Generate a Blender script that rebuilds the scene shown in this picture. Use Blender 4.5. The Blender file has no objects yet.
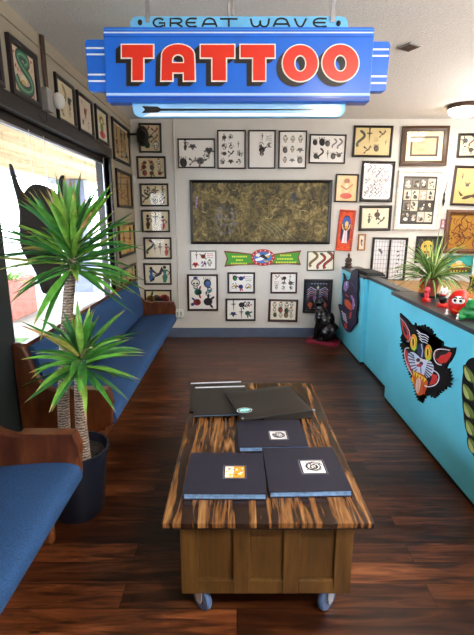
import bpy, bmesh, math, random
from mathutils import Vector, Matrix, noise
PI = math.pi
sc = bpy.context.scene
COL = sc.collection
# ------------------------------------------------------------------ camera
FPX, PITCH, CH = 430.0, math.radians(12.86), 1.604
cp, sp = math.cos(PITCH), math.sin(PITCH)
D, H, XL, XR, YB = 5.8, 2.83, -1.342, 3.9, -1.3      # back wall, ceiling, left wall, right wall, wall behind
cam = bpy.data.cameras.new('camera'); camo = bpy.data.objects.new('camera', cam); COL.objects.link(camo)
camo.location = (0, 0, CH); camo.rotation_euler = (PI/2-PITCH, 0, 0)
cam.sensor_fit = 'HORIZONTAL'; cam.sensor_width = 36; cam.lens = 36*FPX/474; cam.clip_start = .05
sc.camera = camo
def ray(px, py):
    u = (px-237)/FPX; v = (317.5-py)/FPX
    return Vector((u, cp+v*sp, v*cp-sp))
def at_x(px, py, X): r = ray(px, py); return r*(X/r.x)+Vector((0, 0, CH))
def at_y(px, py, Y): r = ray(px, py); return r*(Y/r.y)+Vector((0, 0, CH))
def at_z(px, py, Z): r = ray(px, py); return r*((Z-CH)/r.z)+Vector((0, 0, CH))
# ------------------------------------------------------------------ materials
def lin(c):
    if isinstance(c, str): c = tuple(int(c[i:i+2], 16) for i in (0, 2, 4))
    return tuple(((x/255)/12.92 if x/255 <= .04045 else ((x/255+.055)/1.055)**2.4) for x in c)+(1,)
def newmat(name):
    m = bpy.data.materials.new(name); m.use_nodes = True
    nt = m.node_tree; b = nt.nodes['Principled BSDF']
    return m, nt, b
def N(nt, t, **k):
    n = nt.nodes.new(t)
    for a, v in k.items():
        if a.startswith('i_'): n.inputs[a[2:].replace('_', ' ')].default_value = v
        else: setattr(n, a, v)
    return n
def ramp(nt, stops):
    r = nt.nodes.new('ShaderNodeValToRGB'); e = r.color_ramp.elements
    e[0].position = stops[0][0]; e[0].color = lin(stops[0][1])
    e[1].position = stops[-1][0]; e[1].color = lin(stops[-1][1])
    for p, c in stops[1:-1]:
        q = e.new(p); q.color = lin(c)
    return r
def mat(name, c, rough=.6, metal=0, nz=0, nscale=30, spec=.5, bump=0, bscale=80, coat=0):
    m, nt, b = newmat(name)
    b.inputs['Base Color'].default_value = lin(c); b.inputs['Roughness'].default_value = rough
    b.inputs['Metallic'].default_value = metal; b.inputs['Specular IOR Level'].default_value = spec
    b.inputs['Coat Weight'].default_value = coat
    tc = N(nt, 'ShaderNodeTexCoord')
    if nz:
        n = N(nt, 'ShaderNodeTexNoise', i_Scale=nscale, i_Detail=4.0); nt.links.new(tc.outputs['Object'], n.inputs['Vector'])
        mx = N(nt, 'ShaderNodeMix', data_type='RGBA', blend_type='MULTIPLY'); mx.inputs['Factor'].default_value = 1
        r = ramp(nt, [(.3, (int(255*(1-nz)),)*3), (.7, (255,)*3)])
        nt.links.new(n.outputs['Fac'], r.inputs['Fac']); mx.inputs[6].default_value = lin(c)
        nt.links.new(r.outputs['Color'], mx.inputs[7]); nt.links.new(mx.outputs[2], b.inputs['Base Color'])
    if bump:
        n2 = N(nt, 'ShaderNodeTexNoise', i_Scale=bscale, i_Detail=5.0); nt.links.new(tc.outputs['Object'], n2.inputs['Vector'])
        bp = N(nt, 'ShaderNodeBump', i_Strength=bump, i_Distance=.01)
        nt.links.new(n2.outputs['Fac'], bp.inputs['Height']); nt.links.new(bp.outputs['Normal'], b.inputs['Normal'])
    return m
def paint(name, rough=.5, coat=0, vary=0):
    m, nt, b = newmat(name); a = N(nt, 'ShaderNodeVertexColor', layer_name='col')
    b.inputs['Roughness'].default_value = rough; b.inputs['Coat Weight'].default_value = coat
    if vary:
        tc = N(nt, 'ShaderNodeTexCoord'); n = N(nt, 'ShaderNodeTexNoise', i_Scale=25.0, i_Detail=3.0)
        nt.links.new(tc.outputs['Object'], n.inputs['Vector']); r = ramp(nt, [(.25, (int(255*(1-vary)),)*3), (.75, (255,)*3)])
        nt.links.new(n.outputs['Fac'], r.inputs['Fac'])
        mx = N(nt, 'ShaderNodeMix', data_type='RGBA', blend_type='MULTIPLY'); mx.inputs['Factor'].default_value = 1
        nt.links.new(a.outputs['Color'], mx.inputs[6]); nt.links.new(r.outputs['Color'], mx.inputs[7]); nt.links.new(mx.outputs[2], b.inputs['Base Color'])
    else: nt.links.new(a.outputs['Color'], b.inputs['Base Color'])
    return m
def wood(name, stops, scale=(18, 2, 2), dist=.8, rough=.4, bump=.1, coat=0, fine=5.0, mixf=.3, detail=4.0, soft=.5):
    """Grain: noise squeezed across and drawn out along the board, with finer pores on top."""
    m, nt, b = newmat(name); tc = N(nt, 'ShaderNodeTexCoord')
    mp = N(nt, 'ShaderNodeMapping'); mp.inputs['Scale'].default_value = scale
    nt.links.new(tc.outputs['Object'], mp.inputs['Vector'])
    w = N(nt, 'ShaderNodeTexNoise', i_Scale=1.0, i_Detail=detail, i_Roughness=soft, i_Distortion=dist); nt.links.new(mp.outputs['Vector'], w.inputs['Vector'])
    n = N(nt, 'ShaderNodeTexNoise', i_Scale=fine, i_Detail=4.0, i_Roughness=.6); nt.links.new(mp.outputs['Vector'], n.inputs['Vector'])
    mx = N(nt, 'ShaderNodeMix', data_type='FLOAT'); mx.inputs[0].default_value = mixf
    nt.links.new(w.outputs['Fac'], mx.inputs[2]); nt.links.new(n.outputs['Fac'], mx.inputs[3])
    r = ramp(nt, stops); nt.links.new(mx.outputs[0], r.inputs['Fac']); nt.links.new(r.outputs['Color'], b.inputs['Base Color'])
    bp = N(nt, 'ShaderNodeBump', i_Strength=bump, i_Distance=.003); nt.links.new(mx.outputs[0], bp.inputs['Height'])
    nt.links.new(bp.outputs['Normal'], b.inputs['Normal'])
    b.inputs['Roughness'].default_value = rough; b.inputs['Coat Weight'].default_value = coat
    return m
def emit(name, c, s):
    m = bpy.data.materials.new(name); m.use_nodes = True; nt = m.node_tree; nt.nodes.clear()
    e = N(nt, 'ShaderNodeEmission'); e.inputs['Color'].default_value = lin(c); e.inputs['Strength'].default_value = s
    o = N(nt, 'ShaderNodeOutputMaterial'); nt.links.new(e.outputs[0], o.inputs[0]); return m
def glass(name, tint='ffffff', refl=1.0):
    m = bpy.data.materials.new(name); m.use_nodes = True; nt = m.node_tree; nt.nodes.clear()
    t = N(nt, 'ShaderNodeBsdfTransparent'); t.inputs['Color'].default_value = lin(tint)
    g = N(nt, 'ShaderNodeBsdfGlossy'); g.inputs['Roughness'].default_value = .02
    ge = N(nt, 'ShaderNodeNewGeometry'); dt = N(nt, 'ShaderNodeVectorMath', operation='DOT_PRODUCT'); nt.links.new(ge.outputs['Normal'], dt.inputs[0]); nt.links.new(ge.outputs['Incoming'], dt.inputs[1])
    ab = N(nt, 'ShaderNodeMath', operation='ABSOLUTE'); nt.links.new(dt.outputs['Value'], ab.inputs[0]); sb = N(nt, 'ShaderNodeMath', operation='SUBTRACT'); sb.inputs[0].default_value = 1; nt.links.new(ab.outputs[0], sb.inputs[1])
    pw = N(nt, 'ShaderNodeMath', operation='POWER'); pw.inputs[1].default_value = 5; nt.links.new(sb.outputs[0], pw.inputs[0]); f = N(nt, 'ShaderNodeMath', operation='MULTIPLY_ADD'); f.inputs[1].default_value = .94; f.inputs[2].default_value = .055; nt.links.new(pw.outputs[0], f.inputs[0])
    k = N(nt, 'ShaderNodeMath', operation='MULTIPLY'); k.inputs[1].default_value = refl
    mx = N(nt, 'ShaderNodeMixShader'); o = N(nt, 'ShaderNodeOutputMaterial')
    nt.links.new(f.outputs[0], k.inputs[0]); nt.links.new(k.outputs[0], mx.inputs[0]); nt.links.new(t.outputs[0], mx.inputs[1]); nt.links.new(g.outputs[0], mx.inputs[2]); nt.links.new(mx.outputs[0], o.inputs[0])
    return m
def floor_mat():
    m, nt, b = newmat('dark_walnut_planks'); tc = N(nt, 'ShaderNodeTexCoord')
    br = N(nt, 'ShaderNodeTexBrick'); br.offset = .37; br.inputs['Scale'].default_value = 1
    br.inputs['Brick Width'].default_value = 1.35; br.inputs['Row Height'].default_value = .125; br.inputs['Mortar Size'].default_value = .0016
    br.inputs['Color1'].default_value = (0, 0, 0, 1); br.inputs['Color2'].default_value = (1, 1, 1, 1); br.inputs['Mortar'].default_value = (.5, .5, .5, 1)
    nt.links.new(tc.outputs['Object'], br.inputs['Vector'])
    # per plank shift of the grain
    sh = N(nt, 'ShaderNodeVectorMath', operation='MULTIPLY_ADD'); sh.inputs[1].default_value = (3.7, 9.1, 5.3)
    nt.links.new(br.outputs['Color'], sh.inputs[0]); nt.links.new(tc.outputs['Object'], sh.inputs[2])
    mp = N(nt, 'ShaderNodeMapping'); mp.inputs['Scale'].default_value = (1.1, 11, 1); nt.links.new(sh.outputs[0], mp.inputs['Vector'])
    n = N(nt, 'ShaderNodeTexNoise', i_Scale=2.2, i_Detail=8.0, i_Roughness=.62, i_Distortion=.9); nt.links.new(mp.outputs[0], n.inputs['Vector'])
    r = ramp(nt, [(.26, '1a0c06'), (.42, '402110'), (.54, '68391e'), (.66, '8a5330'), (.8, 'a0704c')]); nt.links.new(n.outputs['Fac'], r.inputs['Fac'])
    pv = ramp(nt, [(0, '8c847c'), (1, 'fffaf5')]); nt.links.new(br.outputs['Color'], pv.inputs['Fac'])
    mx = N(nt, 'ShaderNodeMix', data_type='RGBA', blend_type='MULTIPLY'); mx.inputs[0].default_value = 1
    nt.links.new(r.outputs[0], mx.inputs[6]); nt.links.new(pv.outputs[0], mx.inputs[7])
    mp2 = N(nt, 'ShaderNodeMapping'); mp2.inputs['Scale'].default_value = (1.6, 20, 1); nt.links.new(sh.outputs[0], mp2.inputs['Vector'])
    n2 = N(nt, 'ShaderNodeTexNoise', i_Scale=1.4, i_Detail=5.0, i_Distortion=1.5); nt.links.new(mp2.outputs[0], n2.inputs['Vector'])
    cr = ramp(nt, [(.30, '382a24'), (.36, 'ffffff')]); nt.links.new(n2.outputs['Fac'], cr.inputs['Fac'])
    mx2 = N(nt, 'ShaderNodeMix', data_type='RGBA', blend_type='MULTIPLY'); mx2.inputs[0].default_value = 1
    nt.links.new(mx.outputs[2], mx2.inputs[6]); nt.links.new(cr.outputs[0], mx2.inputs[7])
    mo = N(nt, 'ShaderNodeMix', data_type='RGBA'); nt.links.new(br.outputs['Fac'], mo.inputs[0]); nt.links.new(mx2.outputs[2], mo.inputs[6]); mo.inputs[7].default_value = lin('120806')
    nt.links.new(mo.outputs[2], b.inputs['Base Color'])
    b.inputs['Roughness'].default_value = .34; b.inputs['Specular IOR Level'].default_value = .5
    bp = N(nt, 'ShaderNodeBump', i_Strength=.25, i_Distance=.004); nt.links.new(n.outputs['Fac'], bp.inputs['Height']); nt.links.new(bp.outputs[0], b.inputs['Normal'])
    return m
def dragon_mat():
    m, nt, b = newmat('aged_gold_painting'); tc = N(nt, 'ShaderNodeTexCoord')
    n0 = N(nt, 'ShaderNodeTexNoise', i_Scale=3.0, i_Detail=5.0, i_Distortion=2.2); nt.links.new(tc.outputs['Object'], n0.inputs['Vector'])
    v = N(nt, 'ShaderNodeTexNoise', i_Scale=9.0, i_Detail=6.0, i_Distortion=2.8); nt.links.new(tc.outputs['Object'], v.inputs['Vector'])
    mx = N(nt, 'ShaderNodeMix', data_type='FLOAT'); mx.inputs[0].default_value = .5; nt.links.new(n0.outputs[0], mx.inputs[2]); nt.links.new(v.outputs[0], mx.inputs[3])
    r = ramp(nt, [(.36, '1c1911'), (.44, '3f3822'), (.5, '5e5330'), (.56, '7c6c40'), (.66, 'ae9e6e')]); nt.links.new(mx.outputs[0], r.inputs[0]); nt.links.new(r.outputs[0], b.inputs['Base Color'])
    b.inputs['Roughness'].default_value = .6; return m
M = dict(
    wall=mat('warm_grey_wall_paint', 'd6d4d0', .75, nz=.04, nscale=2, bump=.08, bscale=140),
    wall_shade=mat('shaded_wall_paint', 'a89f8e', .75, nz=.05, nscale=2, bump=.08, bscale=140), ceil=mat('textured_ceiling_paint', 'f1efee', .9, nz=.05, nscale=60, bump=.7, bscale=90),  # left wall colour is the wall paint darkened to hold its shade
    floor=floor_mat(), base=mat('blue_grey_baseboard', '55647f', .45, nz=.08, nscale=8),
    wframe=mat('dark_bronze_window_frame', '241d1e', .35, nz=.1), silver=mat('aluminium_strip', 'b9bdc6', .3, metal=.8),
    black=mat('black_lacquer', '09090b', .35, spec=.4), cut=mat('black_painted_board', '0a0a0d', .6, spec=.25), blackm=mat('matte_black', '141416', .6, nz=.2), navy=mat('navy_cover_cloth', '15132b', .6, nz=.25, nscale=120, bump=.3, bscale=300),
    leather=mat('black_leather', '26211f', .42, nz=.15, nscale=60, bump=.25, bscale=160), page=mat('white_pages', 'dfe6f2', .5, nz=.1, nscale=90), pageb=mat('blue_plastic_sleeves', '86aede', .3, nz=.2, nscale=60),
    steel=mat('polished_metal', 'c9ccd2', .2, metal=1), teal=mat('turquoise_panel_paint', '6cdaf4', .38, nz=.04, nscale=3), dgrey=mat('dark_grey_laminate', '3b3f45', .35, nz=.1), plinth=mat('dark_toe_kick', '16181b', .6),
    blue=mat('blue_upholstery', '1f5088', .85, nz=.3, nscale=160, bump=.5, bscale=300), pewwood=wood('reddish_pew_wood', [(.3, '341709'), (.5, '572c14'), (.7, '7c4a26')], (9, 5, 2.2), .8, .3, .05),
    top=wood('zebra_grain_oak_top', [(.38, '1d110a'), (.485, '2e1b0f'), (.53, '5e3d1e'), (.60, '7d5630'), (.72, 'a17d4e')], (34, 2.7, 2), 1.1, .27, .12, .15, 4.0, .22, 2.0), body=wood('brown_oak_panels', [(.3, '33240f'), (.5, '543a19'), (.7, '6c4f27')], (16, 16, 2.0), .7, .4, .05), desk=wood('tan_desk_wood', [(.2, '8a6a45'), (.8, 'b59468')], (1, 12, 1), 1.5, 3, .4),
    pot=mat('dark_plastic_pot', '191e2c', .35, nz=.1), soil=mat('potting_soil', '2a2018', .95, nz=.5, nscale=60, bump=1, bscale=60), leaf=paint('leaf_surface', .42, 0, .3), art=paint('flash_ink', .6), gloss=paint('glossy_sign_enamel', .2, .3), terr=mat('terracotta', '8e3b28', .6, nz=.2),
    dragon=dragon_mat(), lampglass=emit('lamp_glow', 'ffe9c8', 9), white=mat('white_plastic', 'e4e4e2', .4), grey=mat('grey_metal_box', 'a5a5a3', .45, nz=.1), pink=mat('crimson_plinth', '9a1f3c', .5, nz=.1), catblk=mat('glazed_black_ceramic', '0c0f16', .22, nz=.3, nscale=10),
    red=mat('red_enamel', 'cf1d18', .3), bronze=mat('dark_bronze', '4c3527', .4, nz=.3, nscale=40), green=mat('green_glaze', '1f8a45', .3, nz=.3, nscale=25), orange=mat('orange_glaze', 'dd7a25', .4, nz=.2), pane=glass('window_glass'), fglass=glass('picture_glass', 'ffffff', .8),
    concrete=mat('pale_concrete', '86847f', .8, nz=.15, nscale=3), soffit=wood('tan_soffit_boards', [(.35, '8a683e'), (.6, 'c9a878')], (7, .25, 1), .2, .7), colm=mat('blue_grey_column', '6d7490', .7, nz=.1, nscale=4), brick=mat('terracotta_planter', '8f4c3a', .7, nz=.2, nscale=8), hedge=mat('hedge_leaves', '4c7a30', .8, nz=.5, nscale=12),
    house=mat('pale_stucco', '8f93a2', .8, nz=.1, nscale=2), chrome=mat('chrome_caster', 'dfe6f2', .3, metal=.5), wheel=mat('blue_grey_rubber', '5674a4', .3, nz=.2))
def bark():
    m, nt, b = newmat('ringed_cane_bark'); tc = N(nt, 'ShaderNodeTexCoord')
    w = N(nt, 'ShaderNodeTexWave', bands_direction='Z'); w.inputs['Scale'].default_value = 21; w.inputs['Distortion'].default_value = 5.0; w.inputs['Detail'].default_value = 3; w.inputs['Detail Scale'].default_value = 3
    nt.links.new(tc.outputs['Object'], w.inputs['Vector']); r = ramp(nt, [(.1, '5f5048'), (.5, '8a786e'), (.9, 'a89a90')]); nt.links.new(w.outputs['Fac'], r.inputs[0]); nt.links.new(r.outputs[0], b.inputs['Base Color'])
    bp = N(nt, 'ShaderNodeBump', i_Strength=.7, i_Distance=.01); nt.links.new(w.outputs['Fac'], bp.inputs['Height']); nt.links.new(bp.outputs[0], b.inputs['Normal']); b.inputs['Roughness'].default_value = .8
    return m
M['bark'] = bark()
# ------------------------------------------------------------------ object helpers
def link(name, me, m, parent=None, loc=None):
    o = bpy.data.objects.new(name, me); COL.objects.link(o)
    if m is not None and not me.materials:
        for q in (m if isinstance(m, (list, tuple)) else [m]): me.materials.append(q)
    if parent is not None: o.parent = parent
    if loc is not None: o.location = loc
    return o
def obj(name, bm, m, parent=None, smooth=False, loc=None):
    me = bpy.data.meshes.new(name); bmesh.ops.recalc_face_normals(bm, faces=bm.faces); bm.to_mesh(me); bm.free()
    if smooth:
        for p in me.polygons: p.use_smooth = True
        try: me.set_sharp_from_angle(angle=math.radians(40))
        except Exception: pass
    return link(name, me, m, parent, loc)
def tag(o, label, cat, group=None, kind=None):
    if label: o['label'] = label
    if cat: o['category'] = cat
    if group: o['group'] = group
    if kind: o['kind'] = kind
    return o
def thing(name, label, cat, loc=(0, 0, 0), rot=(0, 0, 0), group=None):
    o = bpy.data.objects.new(name, None); COL.objects.link(o); o.empty_display_size = .05
    o.location = loc; o.rotation_euler = rot; return tag(o, label, cat, group)
def struct(o): o['kind'] = 'structure'; return o
def B(): return bmesh.new()
def box(bm, x0, x1, y0, y1, z0, z1, bev=0, mi=0):
    r = bmesh.ops.create_cube(bm, size=1); vs = r['verts']
    for v in vs: v.co = Vector((x0+(v.co.x+.5)*(x1-x0), y0+(v.co.y+.5)*(y1-y0), z0+(v.co.z+.5)*(z1-z0)))
    fs = {f for v in vs for f in v.link_faces}
    for f in fs: f.material_index = mi
    if bev:
        es = {e for v in vs for e in v.link_edges}
        bmesh.ops.bevel(bm, geom=list(es), offset=bev, segments=2, affect='EDGES', profile=.6)
def tube(bm, pts, r, n=8, caps=True):
    pts = [Vector(p) for p in pts]; rs = r if isinstance(r, (list, tuple)) else [r]*len(pts); rings = []
    up = None
    for i, p in enumerate(pts):
        d = (pts[min(i+1, len(pts)-1)]-pts[max(i-1, 0)]).normalized()
        a = d.orthogonal().normalized() if up is None else (up-d*up.dot(d)).normalized()
        up = a; c = d.cross(a)
        rings.append([bm.verts.new(p+(a*math.cos(2*PI*k/n)+c*math.sin(2*PI*k/n))*rs[i]) for k in range(n)])
    for i in range(len(rings)-1):
        for k in range(n): bm.faces.new((rings[i][k], rings[i][(k+1) % n], rings[i+1][(k+1) % n], rings[i+1][k]))
    if caps: bm.faces.new(rings[0]); bm.faces.new(rings[-1])
def lathe(bm, prof, n=28, c=(0, 0, 0), cap=True):
    rings = []
    for r, z in prof: rings.append([bm.verts.new((c[0]+r*math.cos(2*PI*k/n), c[1]+r*math.sin(2*PI*k/n), c[2]+z)) for k in range(n)])
    for i in range(len(rings)-1):
        for k in range(n): bm.faces.new((rings[i][k], rings[i][(k+1) % n], rings[i+1][(k+1) % n], rings[i+1][k]))
    if cap: bm.faces.new(rings[0]); bm.faces.new(rings[-1])
def ell(bm, c, r, rot=None, seg=20):
    q = bmesh.ops.create_uvsphere(bm, u_segments=seg, v_segments=max(8, seg//2), radius=1)['verts']
    mt = Matrix.Translation(c) @ (rot.to_matrix().to_4x4() if rot else Matrix()) @ Matrix.Diagonal((r[0], r[1], r[2], 1))
    for v in q: v.co = mt @ v.co
def prism(bm, pts, axis, a, b):
    """extrude polygon; pts are 2-D in the other two axes (in order x,y,z)."""
    def P(p, t): return {'x': (t, p[0], p[1]), 'y': (p[0], t, p[1]), 'z': (p[0], p[1], t)}[axis]
    A = [bm.verts.new(P(p, a)) for p in pts]; C = [bm.verts.new(P(p, b)) for p in pts]; n = len(pts)
    fa = bm.faces.new(A); fb = bm.faces.new(C)
    for i in range(n): bm.faces.new((A[i], A[(i+1) % n], C[(i+1) % n], C[i]))
def bevmod(o, w=.004, s=2):
    md = o.modifiers.new('bevel', 'BEVEL'); md.width = w; md.segments = s; md.limit_method = 'ANGLE'; md.angle_limit = math.radians(35); return o
def chaikin(p, n=2, closed=True):
    for _ in range(n):
        q = []; L = len(p)
        for i in range(L if closed else L-1):
            a = Vector(p[i]); b = Vector(p[(i+1) % L]); q += [tuple(a*.75+b*.25), tuple(a*.25+b*.75)]
        if not closed: q = [p[0]]+q+[p[-1]]
        p = q
    return p
# ------------------------------------------------------------------ flat drawing (art on boards and paper)
def rrect(a, b, r):
    o = []
    for cx, cy, q in ((a-r, b-r, 0), (-a+r, b-r, 90), (-a+r, -b+r, 180), (a-r, -b+r, 270)):
        o += [(cx+r*math.cos(math.radians(q+18*k)), cy+r*math.sin(math.radians(q+18*k))) for k in range(6)]
    return o
class Draw:
    """Layers of coloured outlines lying on a plane; map2(x, y, layer) -> 3-D point."""
    def __init__(s, map3): s.m = map3; s.f = []; s.L = 1
    def poly(s, pts, c, layer=None):
        if layer is None: s.L += 1; layer = s.L
        s.f.append(([s.m(p[0], p[1], layer) for p in pts], lin(c)))
    def ell(s, cx, cy, rx, ry, c, a=0, n=18):
        ca, sa = math.cos(a), math.sin(a)
        s.poly([(cx+rx*math.cos(t)*ca-ry*math.sin(t)*sa, cy+rx*math.cos(t)*sa+ry*math.sin(t)*ca) for t in [2*PI*k/n for k in range(n)]], c)
    def stroke(s, pts, w, c, taper=False, closed=False):
        s.L += 1; P = [Vector(p) for p in pts]
        if closed: P = P+[P[0]]
        Lf = []; Rt = []
        for i, p in enumerate(P):
            if closed and i in (0, len(P)-1): d = P[1]-P[-2]
            else: d = P[min(i+1, len(P)-1)]-P[max(i-1, 0)]
            if d.length == 0: d = Vector((1, 0))
            d.normalize(); nn = Vector((-d.y, d.x)); k = w/2*(1 if not taper else max(.12, 1-i/(len(P)-1)))
            Lf.append(p+nn*k); Rt.append(p-nn*k)
        for i in range(len(P)-1): s.poly([Lf[i], Lf[i+1], Rt[i+1], Rt[i]], c, s.L)
    def build(s, name, m, parent, bm=None, base=None, smooth=False):
        bm = bm or B()
        lay = bm.loops.layers.float_color.new('col')
        for f in bm.faces:
            for l in f.loops: l[lay] = base or (0, 0, 0, 1)
        for pts, c in s.f:
            f = bm.faces.new([bm.verts.new(p) for p in pts])
            for l in f.loops: l[lay] = c
        me = bpy.data.meshes.new(name); bm.to_mesh(me); bm.free()
        return link(name, me, m, parent)
def circ(cx, cy, rx, ry, n=20, a0=0, a1=2*PI): return [(cx+rx*math.cos(a0+(a1-a0)*k/n), cy+ry*math.sin(a0+(a1-a0)*k/n)) for k in range(n+(0 if abs(a1-a0-2*PI) < 1e-6 else 1))]
PAL = {'bw': ['1c1a1c', '3a3638', '6b6768', '8f8c8c'], 'col': ['c22a2a', '1f57a8', '27854b', 'd9a92a', '7b3f96', 'd9662a', '2b2a3a'], 'sep': ['4a331c', '6e5230', '8f2f1f', '3d4a2c', '26201a'], 'grn': ['1f5a43', '2c3a2a', '946a2a', 'a8342a'], 'blu': ['1e3f86', '3f6fb4', 'b03040', '26253a', '2f7a6a']}
def motif(d, cx, cy, s, rng, pal, kind=None, ink='1b191b'):
    kind = kind or rng.choice(['rose', 'rose', 'skull', 'dagger', 'swallow', 'cluster', 'cluster', 'heart', 'figure', 'head', 'cluster', 'script'])
    c = rng.choice(pal); c2 = rng.choice(pal); w = s*.09
    if kind == 'rose':
        for k in range(3):
            a = rng.uniform(0, 6); d.ell(cx+.75*s*math.cos(a), cy+.75*s*math.sin(a), .38*s, .16*s, c2, a, 8)
        d.ell(cx, cy, .62*s, .55*s, c, 0, 11)
        for r in (.5, .33, .16): d.stroke(circ(cx+rng.uniform(-.05, .05)*s, cy, r*s, r*s*.85, 9, rng.uniform(0, 6), 20), w, ink)
    elif kind == 'skull':
        d.ell(cx, cy+.15*s, .55*s, .5*s, ink, 0, 12); d.ell(cx, cy+.15*s, .45*s, .4*s, 'e6e0d2', 0, 12); d.ell(cx, cy-.45*s, .3*s, .25*s, ink, 0, 8); d.ell(cx, cy-.42*s, .22*s, .16*s, 'd8d0c0', 0, 8)
        for q in (-1, 1): d.ell(cx+q*.2*s, cy+.05*s, .13*s, .14*s, ink, 0, 7)
        d.ell(cx, cy+.75*s, .3*s, .16*s, c, 0, 8)
    elif kind == 'dagger':
        d.poly([(cx-.12*s, cy+.3*s), (cx+.12*s, cy+.3*s), (cx+.02*s, cy-s)], c); d.stroke([(cx-.35*s, cy+.35*s), (cx+.35*s, cy+.35*s)], .14*s, ink); d.stroke([(cx, cy+.35*s), (cx, cy+.85*s)], .16*s, c2); d.ell(cx, cy+.9*s, .13*s, .1*s, ink, 0, 7)
    elif kind == 'swallow':
        d.ell(cx, cy, .5*s, .17*s, c, .5, 9)
        d.poly([(cx, cy), (cx-.75*s, cy+.75*s), (cx-.9*s, cy+.35*s)], ink); d.poly([(cx, cy), (cx+.4*s, cy+.9*s), (cx+.7*s, cy+.45*s)], c); d.poly([(cx-.3*s, cy-.1*s), (cx-.9*s, cy-.7*s), (cx-.5*s, cy-.7*s)], ink)
    elif kind == 'snake':
        P = [(cx+.5*s*math.sin(t*5.5), cy+s*(1-2*t)) for t in [k/12 for k in range(13)]]; d.stroke(P, .34*s, ink); d.stroke(P, .2*s, c); d.ell(cx, cy+s, .2*s, .16*s, c2, 0, 8)
    elif kind == 'cluster':
        for k in range(7):
            a = rng.uniform(0, 6.3); q = rng.uniform(.1, .6); d.L = 1+k % 3; d.ell(cx+q*s*math.cos(a)*.8, cy+q*s*math.sin(a), rng.uniform(.15, .32)*s, rng.uniform(.08, .2)*s, rng.choice([c, c2, ink]), rng.uniform(0, 3), 8)
        for k in range(4):
            a = rng.uniform(0, 6.3); d.L = 5; d.stroke([(cx+.8*s*math.cos(a+j*.5)*rng.uniform(.5, 1), cy+.9*s*math.sin(a+j*.5)*rng.uniform(.5, 1)) for j in range(4)], w, ink)
    elif kind == 'heart':
        d.ell(cx-.25*s, cy+.2*s, .32*s, .3*s, c, 0, 9); d.ell(cx+.25*s, cy+.2*s, .32*s, .3*s, c, 0, 9); d.poly([(cx-.52*s, cy+.08*s), (cx+.52*s, cy+.08*s), (cx, cy-.7*s)], c); d.stroke([(cx-.8*s, cy-.1*s), (cx, cy+.1*s), (cx+.8*s, cy-.15*s)], .2*s, ink)
    elif kind == 'figure':
        d.ell(cx, cy+.75*s, .2*s, .2*s, ink, 0, 8); d.poly([(cx-.3*s, cy+.5*s), (cx+.3*s, cy+.5*s), (cx+.14*s, cy), (cx+.34*s, cy-.3*s), (cx+.1*s, cy-s), (cx-.18*s, cy-s), (cx-.3*s, cy-.3*s), (cx-.12*s, cy)], c); d.stroke([(cx+.25*s, cy+.45*s), (cx+.6*s, cy+.1*s), (cx+.3*s, cy-.1*s)], w*1.3, ink)
    elif kind == 'head':
        d.ell(cx, cy, .6*s, .72*s, ink, .2, 12); d.ell(cx+.08*s, cy-.08*s, .4*s, .5*s, c, .2, 11); d.ell(cx-.1*s, cy+.1*s, .08*s, .06*s, ink, 0, 6); d.stroke([(cx-.1*s, cy-.3*s), (cx+.2*s, cy-.25*s)], w, ink)
        for k in range(4): d.stroke([(cx-.5*s+.3*s*k, cy+.5*s), (cx-.6*s+.35*s*k, cy+.95*s)], w, ink)
    else:
        for k in range(3):
            y = cy+(.45-.45*k)*s; d.stroke([(cx-.7*s+.1*j*s*1.4, y+rng.uniform(-.15, .15)*s) for j in range(11)], w, c)
def sheet(d, w, h, cols, rows, rng, pal, size=.36, kinds=None, jit=.12, skip=0, mar=.06):
    iw, ih = w*(1-2*mar), h*(1-2*mar)
    for r in range(rows):
        for c in range(cols):
            if rng.random() < skip: continue
            cx = -iw/2+iw*(c+.5)/cols+rng.uniform(-jit, jit)*iw/cols; cy = ih/2-ih*(r+.5)/rows+rng.uniform(-jit, jit)*ih/rows
            motif(d, cx, cy, min(iw/cols, ih/rows)*size*rng.uniform(1.25, 1.65), rng, pal, rng.choice(kinds) if kinds else None)
_motif = motif
def motif(d, *a, **k): d.L = 1; _motif(d, *a, **k)
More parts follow.
